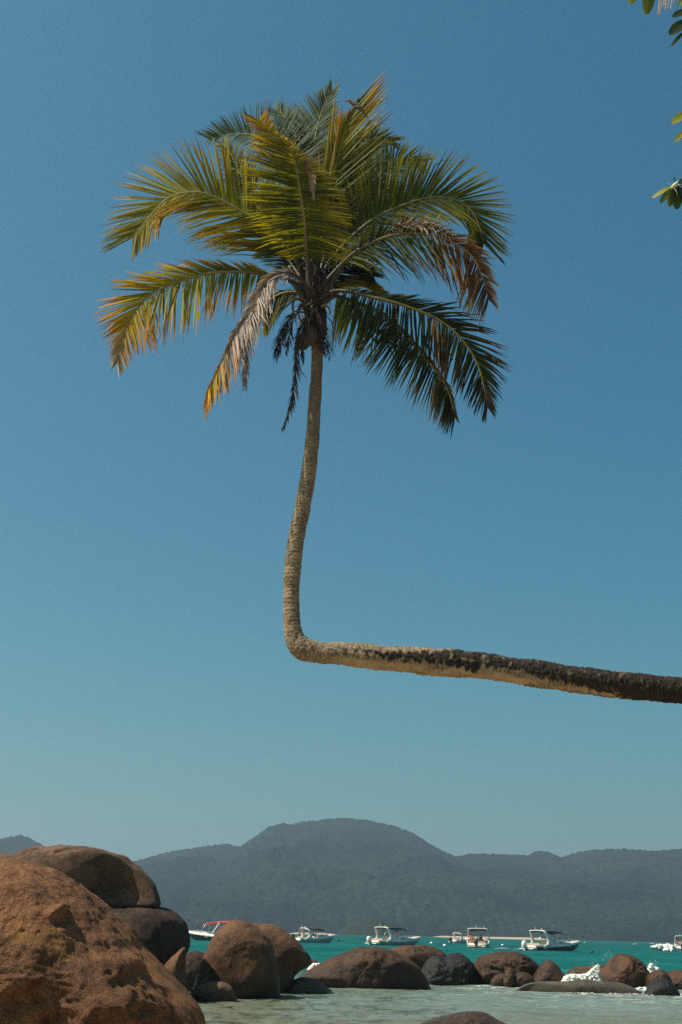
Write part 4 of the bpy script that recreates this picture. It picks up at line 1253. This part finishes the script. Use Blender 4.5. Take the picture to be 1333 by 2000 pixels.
top = base + np.array((-0.3, 0, 5.9))
branch([top, tl(1700, 520), tl(1480, 400), tl(1400, 372), tl(1330, 362)], 0.06, 0.012)
branch([top + (0, 0, 0.5), tl(1650, 330), tl(1480, 230), tl(1400, 215), tl(1352, 222)], 0.06, 0.01)
branch([top + (-0.3, 0, 1.6), tl(1620, 120), tl(1480, 40), tl(1400, 15), tl(1348, 25)], 0.06, 0.01)
branch([top + (-0.4, -0.1, 2.4), tl(1560, -120), tl(1420, -130), tl(1330, -90), tl(1262, -45)], 0.06, 0.01)


def aleaf_geo(b, t, w, nrm, cb, ct, curl=0.12, fold=0.18):
    """obovate leaf from b to t"""
    b, t = np.asarray(b), np.asarray(t)
    d = t - b
    L = np.linalg.norm(d)
    d /= L
    wv = np.cross(d, nrm)
    wv /= np.linalg.norm(wv) + 1e-9
    nn = np.cross(wv, d)
    n_ = 11
    V, C = [], []
    for q in range(n_):
        s = q / (n_ - 1)
        ww = w * 0.5 * (0.10 + 0.9 * math.sin(math.pi * min(1, s ** 1.35)) ** 0.62) * (1 if s < 0.97 else 0.6)
        if q == 0:
            ww = w * 0.04
        if q == n_ - 1:
            ww = w * 0.16
        p = b + d * L * s - nn * curl * L * s * s
        vein = 0.9 if q % 2 else 1.08
        for k, f in enumerate((-1, -0.5, 0, 0.5, 1)):
            V.append(p + wv * ww * f + nn * fold * ww * abs(f))
            cc = lerp(cb, ct, s) * (1.25 if f == 0 else vein * (1.15 if abs(f) == 1 else 1.0))
            C.append(cc)
    return np.array(V), grid_faces(n_, 5), np.array(C)


AG = np.array((0.035, 0.055, 0.012)); AGL = np.array((0.10, 0.12, 0.014)); AY = np.array((0.24, 0.22, 0.016)); AYG = np.array((0.16, 0.17, 0.016))
vis = [((1243, -34), (1234, 5), 24, AG, AYG, 0.5), ((1270, -36), (1266, 22), 31, AG, AGL, 0.2), ((1352, -18), (1325, 9), 14, AGL, AY, 0.3),
       ((1352, 18), (1315, 29), 26, AG * 0.6, AG * 0.5, 0.0), ((1350, 36), (1310, 62), 32, AG * 0.6, AG * 0.5, 0.0), ((1340, 58), (1312, 87), 9, AG * 0.6, AG, 0.9),
       ((1354, 215), (1313, 236), 24, AGL, AY, 0.2), ((1352, 246), (1318, 273), 14, AYG, AY, 0.3),
       ((1317, 362), (1274, 382), 15, AYG, AY, 0.8), ((1317, 364), (1291, 393), 15, AYG, AG, 0.4), ((1318, 364), (1309, 401), 17, AG * 0.6, AGL, 0.2), ((1320, 364), (1324, 405), 25, AG * 0.5, AG, 0.0), ((1324, 362), (1344, 398), 27, AG * 0.5, AG * 0.5, 0.0),
       ((1322, 358), (1352, 352), 28, AG * 0.6, AG, 0.0), ((1319, 358), (1318, 344), 5, AG, AG, 0.6)]
for (b_, t_, w_, cb, ct, tw) in vis:
    V, F, C = aleaf_geo(tl(*b_, -0.02), tl(*t_, -0.05 + 0.1 * tw), w_ * TPX, np.array((0.15 + tw * 0.7, -1.0, 0.5 + tw * 0.5)), cb, ct)
    link('leaf', mesh_np('leaf', V - base, F, AL, True, C), alm)
BUD = simple_mat('almond_flower', (0.55, 0.50, 0.30), 0.7, 0.15, 40)
mb = MB().tube(catmull([tl(1311.5, 368, -0.08), tl(1315, 364, -0.09), tl(1321, 358.5, -0.09), tl(1326, 353, -0.08)], 12) - base, np.array([1, 2.4, 3.2, 3.4, 3.6, 3.8, 3.7, 3.5, 3.2, 2.4, 1.4, 0.5]) * TPX, 10)
for (x0, y0, x1, y1) in ((1317, 366, 1324, 382), (1312, 362, 1305, 358), (1323, 360, 1328, 361)):
    mb.tube([tl(x0, y0, -0.1) - base, tl((x0 + x1) / 2 + 1, (y0 + y1) / 2, -0.11) - base, tl(x1, y1, -0.12) - base], 0.0025, 5)
mb.build('bud', BUD, alm, True)
# dry palm leaf tips at the top edge, parented here as their palm isn't built
mb = MB()
for k in range(22):
    x0 = random.choice((random.uniform(1286, 1296), random.uniform(1296, 1312), random.uniform(1312, 1320)))
    l_ = 30 if x0 < 1294 else random.uniform(8, 24)
    P = [tl(x0 + 8, -45), tl(x0 + 4, -15), tl(x0 + random.uniform(-3, 2), l_ * 0.5), tl(x0 - random.uniform(0, 6), l_)]
    mb.tube(catmull(P, 9) - base, np.linspace(1.3, 0.4, 9) * TPX, 5)
o = mb.build('dry_palm_tips', simple_mat('dry_palm_leaf', (0.42, 0.32, 0.24), 0.8, 0.25, 20), alm, True)
o['kind'] = 'stuff'
# the rest of the crown, beyond the edge of the photograph
VV, FF, CC, k0 = [], [], [], 0
rng = np.random.default_rng(77)
for k in range(900):
    if k % 3:
        c = np.array(at(rng.uniform(1440, 2300), rng.uniform(-700, 620), TY + rng.uniform(-1.6, 2.6)))
    else:
        c = np.array(at(rng.uniform(1120, 2300), rng.uniform(-1100, -190), TY + rng.uniform(-1.5, 2.6)))
    d = rng.normal(size=3) * np.array((1, 1, 0.5))
    d /= np.linalg.norm(d)
    V, F, C = aleaf_geo(c, c + d * rng.uniform(0.16, 0.26), rng.uniform(0.09, 0.14), rng.normal(size=3) * 0.4 + np.array((0, 0, 1.0)), lerp(AG, AGL, rng.random()), lerp(AG, AYG, rng.random()))
    VV.append(V); FF.append(F + k0); CC.append(C); k0 += len(V)
o = link('foliage', mesh_np('foliage', np.concatenate(VV) - base, np.concatenate(FF), AL, True, np.concatenate(CC)), alm)
o['kind'] = 'stuff'

# ================================================================== BOATS
WHITE = simple_mat('boat_white', (0.70, 0.66, 0.58), 0.35, 0.06, 2)
CREAM = simple_mat('boat_deck', (0.62, 0.53, 0.45), 0.6, 0.08, 3)
NAVY = simple_mat('canvas_navy', (0.012, 0.018, 0.032), 0.8, 0.2, 5)
REDC = simple_mat('canvas_red', (0.50, 0.035, 0.045), 0.75, 0.15, 4)
HBLK = simple_mat('hull_black', (0.014, 0.018, 0.02), 0.3, 0.1, 3)
HTEAL = simple_mat('hull_pale_green', (0.32, 0.42, 0.36), 0.35, 0.08, 3)
ENGK = simple_mat('engine_black', (0.012, 0.013, 0.016), 0.25, 0.1, 5)
STEEL = simple_mat('steel_tube', (0.6, 0.6, 0.58), 0.3, 0.05, 4, 0.8)
SEATM = simple_mat('seat_tan', (0.45, 0.30, 0.22), 0.7, 0.12, 6)
m, nt, out = mat_new('boat_glass')
gb = N(nt, 'ShaderNodeBsdfGlossy', ins={'Color': (0.6, 0.7, 0.7, 1), 'Roughness': 0.05})
tb = N(nt, 'ShaderNodeBsdfTransparent', ins={'Color': (0.55, 0.62, 0.62, 1)})
mx = N(nt, 'ShaderNodeMixShader', ins={0: 0.2})
nt.links.new(tb.outputs[0], mx.inputs[1])
nt.links.new(gb.outputs[0], mx.inputs[2])
nt.links.new(mx.outputs[0], out.inputs[0])
BGLASS = m
FLEET = 'motor boats moored in the bay'


def outboard(parent, x, y, z, cowl_mat, leg_mat=None, tilt=0.0):
    mb = MB()
    secs = [(0.00, 0.30, 0.22), (0.10, 0.36, 0.27), (0.35, 0.36, 0.28), (0.55, 0.30, 0.24), (0.68, 0.18, 0.15), (0.72, 0.06, 0.05)]
    V = []
    for (hz, lx, ly) in secs:
        for j in range(14):
            a = 2 * math.pi * j / 14
            ca_, sa_ = math.cos(a), math.sin(a)
            V.append((x - 0.30 - 0.06 * hz + lx * math.copysign(abs(ca_) ** 0.7, ca_), y + ly * math.copysign(abs(sa_) ** 0.7, sa_), z + 0.15 + hz))
    mb.add(V, grid_faces(len(secs), 14, True).tolist() + [tuple(range(13, -1, -1)), tuple(range(70, 84))])
    o = mb.build('outboard_motor', cowl_mat, parent, True)
    mb = MB().box((x - 0.28, y, z - 0.25), (0.26, 0.14, 0.9), None, 1.1)
    mb.box((x - 0.36, y, z - 0.50), (0.5, 0.26, 0.03))
    mb.build('motor_leg', leg_mat or cowl_mat, o)
    MB().box((x - 0.02, y, z + 0.12), (0.18, 0.3, 0.3)).build('motor_bracket', ENGK, o)
    return o


def boat(label, px, py, L, Bm, heading, hull_m, canopy_m, motor_m, top=2.25, can=(0.12, 0.62), arch=True, side_dark=None, name='motor_boat', rake=0.35, screen=True, motors=1, bow=0.42):
    pos = ground(px, py)
    root = thing(name, label, 'boat', (pos.x, pos.y, 0.0), heading, FLEET)
    ns = 17
    st = np.linspace(0, 1, ns)
    hb = Bm / 2 * np.clip(1 - np.clip((st - bow) / (1 - bow), 0, 1) ** 2.3, 0.015, 1) * (0.93 + 0.07 * np.clip(st * 4, 0, 1))
    sheer = 0.62 + 0.52 * st ** 1.7
    keel = -0.30 + np.where(st > 0.7, ((st - 0.7) / 0.3) ** 2 * 0.75, 0)
    chine = 0.02 + 0.62 * np.clip((st - 0.35) / 0.65, 0, 1) ** 2
    xs_ = -L / 2 + st * L

    def sect(k, f):
        # f: 0 keel, 1 chine, 2 rub line, 3 sheer
        xx = xs_[k]
        if f == 0:
            return xx, 0.0, keel[k]
        if f == 1:
            return xx + 0.3 * rake * st[k] ** 5, hb[k] * 0.80, chine[k]
        if f == 2:
            return xx + 0.75 * rake * st[k] ** 5, hb[k] * 0.955, chine[k] + (sheer[k] - chine[k]) * 0.62
        return xx + rake * st[k] ** 5, hb[k], sheer[k]
    V = []
    for k in range(ns):
        for f, sg in ((2, -1), (1, -1), (0, 1), (1, 1), (2, 1)):
            x_, y_, z_ = sect(k, f)
            V.append((x_, sg * y_, z_))
    F = grid_faces(ns, 5).tolist() + [(4, 3, 2, 1, 0)]
    MB().add(V, F).build('hull', hull_m, root, True)
    V = []
    for k in range(ns):
        for f, sg in ((2, -1), (3, -1)):
            x_, y_, z_ = sect(k, f)
            V.append((x_, sg * y_ * 1.004, z_))
        x_, y_, z_ = sect(k, 3)
        inn = max(y_ - 0.16, 0.004)
        V.append((x_ - 0.02, -inn, z_ + 0.02))
        V.append((x_ - 0.02, -inn, z_ - 0.30))
    nv = 4
    F = grid_faces(ns, nv).tolist()
    mb = MB().add(V, F)
    V2 = [(a, -b_, c_) for a, b_, c_ in V]
    mb.add(V2, [tuple(reversed(q)) for q in F])
    # low transom wall
    x0 = xs_[0]
    mb.box((x0 + 0.06, 0, 0.34), (0.12, Bm * 0.86, 0.46))
    mb.build('gunwale', WHITE, root, True)
    # floor and foredeck
    V, n2 = [], 0
    ki = [k for k in range(ns) if st[k] <= 0.66]
    for k in ki:
        V += [(xs_[k], -hb[k] * 0.9, 0.30), (xs_[k], hb[k] * 0.9, 0.30)]
    MB().add(V, grid_faces(len(ki), 2).tolist()).build('cockpit_floor', CREAM, root)
    V = []
    kd = [k for k in range(ns) if st[k] >= 0.60]
    for k in kd:
        x_, y_, z_ = sect(k, 3)
        for f in (-1, -0.5, 0, 0.5, 1):
            V.append((x_ - 0.02, f * max(y_ - 0.1, 0.003), z_ + 0.03 + 0.12 * (1 - f * f)))
    F = grid_faces(len(kd), 5).tolist() 
    V += [(xs_[kd[0]] - 0.02, f * max(hb[kd[0]] - 0.1, 0.003), 0.3) for f in (-1, -0.5, 0, 0.5, 1)]
    nb = len(kd) * 5
    F += [(nb + j, nb + j + 1, j + 1, j) for j in range(4)]
    MB().add(V, F).build('foredeck', CREAM, root, True)
    # swim platform
    MB().box((x0 - 0.22, 0, 0.20), (0.5, Bm * 0.8, 0.10)).build('swim_platform', WHITE, root)
    # console and seats
    mb = MB().box((-0.02 * L, 0, 0.62), (0.55, 0.8, 0.66), None, 0.85)
    mb.box((-0.02 * L + 0.12, 0, 1.0), (0.3, 0.75, 0.12))
    mb.build('console', WHITE, root)
    MB().box((-0.16 * L, 0, 0.55), (0.5, Bm * 0.5, 0.5)).box((-0.16 * L - 0.2, 0, 0.92), (0.1, Bm * 0.5, 0.36)).build('seat', SEATM, root)
    MB().box((-0.38 * L, 0, 0.48), (0.5, Bm * 0.72, 0.36)).box((-0.38 * L - 0.22, 0, 0.72), (0.1, Bm * 0.72, 0.28)).build('bench', SEATM, root)
    for sg in (-1, 1):
        MB().box((0.10 * L, sg * hb[8] * 0.68, 0.52), (0.22 * L, 0.32, 0.12)).build('side_cushion', SEATM, root)
    if screen:
        V = []
        for k, yy in enumerate(np.linspace(-0.42, 0.42, 7)):
            V += [(0.02 * L + 0.1 - yy * yy * 0.5, yy, 1.03), (0.02 * L - 0.12 - yy * yy * 0.5, yy, 1.45)]
        MB().add(V, grid_faces(7, 2).tolist()).build('windscreen', BGLASS, root, True)
    ax = -0.30 * L
    if arch:
        # curved radar arch: one hoop, wide in the fore-and-aft direction at its feet
        hy = Bm / 2 * 0.96
        pts = catmull([(ax - 0.5, -hy * 0.96, 0.34), (ax + 0.22, -hy, 0.62), (ax + 0.40, -hy, 1.1), (ax + 0.22, -hy * 0.97, 1.65), (ax - 0.08, -hy * 0.90, top - 0.16), (ax - 0.22, -hy * 0.74, top),
                       (ax - 0.25, 0, top + 0.04),
                       (ax - 0.22, hy * 0.74, top), (ax - 0.08, hy * 0.90, top - 0.16), (ax + 0.22, hy * 0.97, 1.65), (ax + 0.40, hy, 1.1), (ax + 0.22, hy, 0.62), (ax - 0.5, hy * 0.96, 0.34)], 61)
        wv = np.interp(np.abs(np.linspace(-1, 1, 61)), [0, 0.45, 0.6, 0.8, 1.0], [0.34, 0.36, 0.42, 0.62, 0.5])
        MB().plate(pts, wv, 0.10, (1, 0, 0)).build('radar_arch', WHITE, root, True)
        MB().tube([(ax - 0.3, 0.2, top), (ax - 0.36, 0.2, top + 0.35)], 0.015, 6).ball((ax - 0.36, 0.2, top + 0.36), 0.05, 8, 6).build('mast_light', WHITE, root, True)
        MB().tube([(ax - 0.28, -Bm * 0.3, top), (ax - 0.34, -Bm * 0.3, top + 0.18)], 0.03, 6).ball((ax - 0.3, -Bm * 0.3, top + 0.2), 0.07, 8, 6).build('horn', WHITE, root, True)
    if canopy_m is not None:
        c0, c1 = -L / 2 + can[0] * L, -L / 2 + can[1] * L
        nx, ny = 13, 9
        V = []
        for q in (0, 1):
            for i in range(nx):
                u = i / (nx - 1)
                for j in range(ny):
                    v = 2 * j / (ny - 1) - 1
                    zz = top - 0.02 + 0.16 * math.sin(math.pi * min(1, u * 0.95 + 0.12)) ** 0.8 - 0.13 * v * v - 0.20 * u ** 3
                    th_ = 0.0 if q else 0.04 + 0.10 * abs(v) ** 6
                    V.append((c0 + (c1 - c0) * u, v * (Bm / 2 * 0.88) * (1 - 0.1 * u * u), zz - th_ * (1 if q == 0 else 0)))
        Fg = grid_faces(nx, ny)
        F = [tuple(reversed(q)) for q in Fg.tolist()] + (Fg + nx * ny).tolist()
        rim = [i * ny for i in range(nx)] + [(nx - 1) * ny + j for j in range(1, ny)] + [i * ny + ny - 1 for i in range(nx - 2, -1, -1)] + [j for j in range(ny - 2, 0, -1)]
        for a_, b_ in zip(rim, rim[1:] + rim[:1]):
            F.append((a_, b_, b_ + nx * ny, a_ + nx * ny))
        MB().add(V, F).build('canopy', canopy_m, root, True)
        for sg in (-1, 1):
            yy = sg * Bm / 2 * 0.84
            mid_ = (c0 + c1) / 2
            for (xa, xb) in ((mid_ - 0.1 * L, mid_ + 0.02 * L), (mid_ + 0.1 * L, mid_ - 0.02 * L), (c1 + 0.06 * L, c1 - 0.05 * L)):
                MB().tube([(xa, yy * 1.02, 0.85), (xb, yy * 0.95, top - 0.1)], 0.025, 6).build('canopy_pole', STEEL, root, True)
    # bow rail
    V = [sect(k, 3) for k in range(ns) if st[k] >= 0.62]
    for sg in (-1, 1):
        MB().tube([(a, sg * b_ * 0.97, c_ + 0.30 * math.sin(math.pi * (i + 0.4) / (len(V) + 0.2)) ** 0.5) for i, (a, b_, c_) in enumerate(V)], 0.018, 5).build('bow_rail', STEEL, root, True)
    for k in range(motors):
        outboard(root, x0 - 0.42, (k - (motors - 1) / 2) * 0.7, 0.28, motor_m)
    return root


D = math.radians
b_red = boat('long white boat with dark hull band under a bright red canopy behind the boulders', 432, 1838, 9.4, 3.0, D(164), HBLK, REDC, ENGK, 2.55, (0.26, 0.74), False)
# its slanted white windscreen post and rear frame
MB().plate([(0.9, 1.35, 0.95), (-0.1, 1.30, 2.45)], 0.16, 0.06, (1, 0, 0.6)).build('frame_post', WHITE, b_red)
MB().plate([(0.9, -1.35, 0.95), (-0.1, -1.30, 2.45)], 0.16, 0.06, (1, 0, 0.6)).build('frame_post', WHITE, b_red)
b_small = boat('small pale green boat with thin dark awning and black motor, left of the bay', 616, 1841, 6.2, 2.2, D(30), HTEAL, NAVY, ENGK, 2.0, (0.34, 0.74))
b_mid = boat('white speedboat with navy canopy and pale green hull beyond the broad wet boulder', 774, 1846, 8.9, 3.0, D(40), HTEAL, NAVY, WHITE, 2.35, (0.20, 0.66))
b_back = boat('small white boat with black motor half hidden behind the stern on boat', 905, 1842, 6.2, 2.2, D(42), WHITE, None, ENGK, 1.9, (0.2, 0.6))
b_stern = boat('white boat seen stern on with a large black outboard in the middle', 938, 1851, 6.6, 3.0, D(76), WHITE, NAVY, ENGK, 2.45, (0.20, 0.60))
b_right = boat('white speedboat with navy canopy and black hull, right of the bay', 1082, 1857, 8.6, 2.9, D(36), HBLK, NAVY, WHITE, 2.3, (0.18, 0.64))
b_edge = boat('open motor boat throwing up white wake at the right edge', 1331, 1855, 5.8, 2.3, D(78), WHITE, None, ENGK, 2.3, (0.2, 0.6))

# wake of the boat at the right edge
wy = ground(1300, 1857).y
foam([(1270, 1850), (1280, 1846), (1292, 1845), (1304, 1843), (1314, 1846), (1317, 1854), (1314, 1862), (1303, 1860), (1292, 1855), (1280, 1852)], wy, 1.6, 11, 520, 0.08, 0.22)
mb = MB()
for (x0, x1, y_, t_) in ((1268, 1282, 1842, 0.35), (1236, 1246, 1843, 0.25), (1272, 1290, 1851, 0.3), (1140, 1146, 1840, 0.25), (965, 1000, 1852, 0.12), (1000, 1035, 1853, 0.08), (1278, 1300, 1844, 0.3)):
    n = 16
    P = np.array([ground(x0 + (x1 - x0) * k / (n - 1), y_ + 2) for k in range(n)])
    mb.tube(P + np.array((0, 0, 0.05)), np.clip(t_ * np.sin(np.pi * np.linspace(0.05, 0.95, n)) * (1 + 0.5 * fbm(P * 3, 2)), 0.01, 1), 7)
o = mb.build('foam', FOAM, None, True)
o['kind'] = 'stuff'

# buoys
BUOYW = simple_mat('buoy_white', (0.75, 0.73, 0.68), 0.4)
BUOYK = simple_mat('buoy_black', (0.02, 0.02, 0.025), 0.4)
for (px, py, r, mt, lab) in ((661, 1839, 0.32, BUOYK, 'dark round buoy just right of the small pale green boat'), (843, 1843, 0.22, BUOYW, 'white buoy just right of the pale green speedboat'),
                             (869, 1848, 0.22, BUOYW, 'white buoy left below the small black motor'), (982, 1847, 0.2, BUOYW, 'white buoy right of the stern on boat'), (1156, 1861, 0.2, BUOYK, 'dark buoy right of the black hulled boat')):
    p = ground(px, py)
    t = thing('buoy', lab, 'buoy', (p.x, p.y, 0), 0, 'mooring buoys')
    MB().ball((0, 0, r * 0.45), (r * 1.15 if r < 0.3 else r, r, r * 0.9), 12, 9).build('float', mt, t, True)
    MB().tube([(0, 0, r * 1.2), (0, 0, r * 1.7)], 0.03, 6).ball((0, 0, r * 1.75), 0.06, 8, 6).build('mooring_ring', BUOYK, t, True)

# ================================================================== PEOPLE in the boats
SKIN = simple_mat('skin', (0.30, 0.16, 0.10), 0.6, 0.1, 10)
HAIR = simple_mat('hair', (0.03, 0.02, 0.015), 0.6, 0.2, 30)
ORANGE = simple_mat('cloth_orange', (0.50, 0.11, 0.05), 0.8, 0.15, 10)
DARKC = simple_mat('cloth_dark', (0.03, 0.03, 0.04), 0.8, 0.2, 10)
TEALC = simple_mat('cloth_maroon', (0.16, 0.045, 0.04), 0.8, 0.2, 10)


def skin_mesh(name, verts, edges, radii, mats, matfn):
    bm = bmesh.new()
    lay = bm.verts.layers.skin.verify()
    vs_ = []
    for k, (v, r) in enumerate(zip(verts, radii)):
        bv = bm.verts.new(v)
        bv[lay].radius = (r, r)
        bv[lay].use_root = (k == 0)
        vs_.append(bv)
    for a, b_ in edges:
        bm.edges.new((vs_[a], vs_[b_]))
    me = bpy.data.meshes.new(name)
    bm.to_mesh(me)
    bm.free()
    tmp = bpy.data.objects.new('tmp', me)
    COL.objects.link(tmp)
    tmp.modifiers.new('skin', 'SKIN').use_smooth_shade = True
    sub = tmp.modifiers.new('sub', 'SUBSURF')
    sub.levels = sub.render_levels = 1
    dg = bpy.context.evaluated_depsgraph_get()
    res = bpy.data.meshes.new_from_object(tmp.evaluated_get(dg))
    bpy.data.objects.remove(tmp)
    bpy.data.meshes.remove(me)
    res.name = name
    res.materials.clear()
    for mt in mats:
        res.materials.append(mt)
    for p in res.polygons:
        p.material_index = matfn(p.center)
        p.use_smooth = True
    return res


def person(label, loc, heading, pose, top_m, bot_m):
    root = thing('person', label, 'person', loc, heading, 'people aboard the boats')
    if pose == 'stand':
        z = 0.92
        J = [(0, 0, z), (0, 0, 1.15), (0, 0, 1.38), (0.01, 0, 1.50), (0.03, 0, 1.60), (0.03, 0, 1.70),
             (0, 0.17, 1.40), (0.03, 0.23, 1.14), (0.14, 0.22, 0.92), (0.19, 0.21, 0.84),
             (0, -0.17, 1.40), (0.10, -0.24, 1.18), (0.28, -0.20, 1.10), (0.37, -0.19, 1.12),
             (0, 0.10, 0.86), (0.04, 0.11, 0.48), (-0.02, 0.12, 0.08), (0.12, 0.13, 0.03),
             (0, -0.10, 0.86), (-0.02, -0.11, 0.48), (-0.08, -0.12, 0.08), (0.06, -0.13, 0.03)]
        wz = 0.90
        head = (0.03, 0, 1.64)
    else:
        J = [(0, 0, 0.52), (-0.03, 0, 0.76), (-0.02, 0, 0.98), (0.0, 0, 1.10), (0.03, 0, 1.20), (0.03, 0, 1.29),
             (0, 0.17, 1.00), (0.05, 0.23, 0.76), (0.24, 0.18, 0.64), (0.32, 0.16, 0.62),
             (0, -0.17, 1.00), (0.06, -0.24, 0.78), (0.26, -0.20, 0.66), (0.34, -0.18, 0.64),
             (0.02, 0.10, 0.50), (0.42, 0.14, 0.52), (0.46, 0.14, 0.12), (0.58, 0.15, 0.06),
             (0.02, -0.10, 0.50), (0.42, -0.14, 0.52), (0.40, -0.14, 0.12), (0.52, -0.15, 0.06)]
        wz = 0.56
        head = (0.03, 0, 1.23)
    Rr = [0.14, 0.125, 0.145, 0.055, 0.09, 0.08, 0.062, 0.046, 0.036, 0.038, 0.062, 0.046, 0.036, 0.038, 0.088, 0.058, 0.042, 0.036, 0.088, 0.058, 0.042, 0.036]
    E = [(0, 1), (1, 2), (2, 3), (3, 4), (4, 5), (2, 6), (6, 7), (7, 8), (8, 9), (2, 10), (10, 11), (11, 12), (12, 13), (0, 14), (14, 15), (15, 16), (16, 17), (0, 18), (18, 19), (19, 20), (20, 21)]
    neck = J[3][2] - 0.02

    def mf(c_):
        if c_.z > neck:
            return 0
        if c_.z > wz and abs(c_.y) < 0.215:
            return 1
        if pose == 'stand':
            return 2 if c_.z > 0.50 and abs(c_.y) < 0.2 else 0
        return 2 if c_.z > 0.40 and c_.x < 0.40 and abs(c_.y) < 0.21 else 0
    me = skin_mesh('person', J, E, Rr, [SKIN, top_m, bot_m], mf)
    link('body', me, root)
    h = np.array(head)
    MB().ball(h + np.array((-0.02, 0, 0.05)), (0.105, 0.095, 0.095), 12, 8).build('hair', HAIR, root, True)
    MB().ball(h + np.array((0.105, 0, -0.01)), (0.025, 0.018, 0.03), 8, 6).build('nose', SKIN, root, True)
    return root


def aboard(bt, lx, ly, lz):
    a = bt.rotation_euler.z
    return (bt.location.x + lx * math.cos(a) - ly * math.sin(a), bt.location.y + lx * math.sin(a) + ly * math.cos(a), lz)


person('person in dark red standing at the stern of the small pale green boat', aboard(b_small, -2.55, 0.35, 0.3), D(200), 'stand', TEALC, DARKC)
person('person in dark clothes sitting under the thin awning of the small pale green boat', aboard(b_small, -0.7, -0.5, 0.45), D(20), 'sit', DARKC, DARKC)
person('person in orange standing at the left of the stern on boat', aboard(b_stern, -1.9, 1.0, 0.35), D(250), 'stand', ORANGE, ORANGE)
person('person in orange sitting in front of the standing one on the stern on boat', aboard(b_stern, -2.5, 0.72, 0.28), D(265), 'sit', ORANGE, TEALC)
person('person in dark maroon sitting right of the black outboard motor', aboard(b_stern, -1.7, -0.35, 0.3), D(80), 'sit', TEALC, DARKC)
person('person with bare brown legs standing on the boat at the right edge', aboard(b_edge, -1.7, 0.72, 0.3), D(250), 'stand', ORANGE, TEALC)
person('person in dark clothes standing on the bow of the red canopy boat', aboard(b_red, 3.6, -0.15, 1.05), D(180), 'stand', DARKC, DARKC)
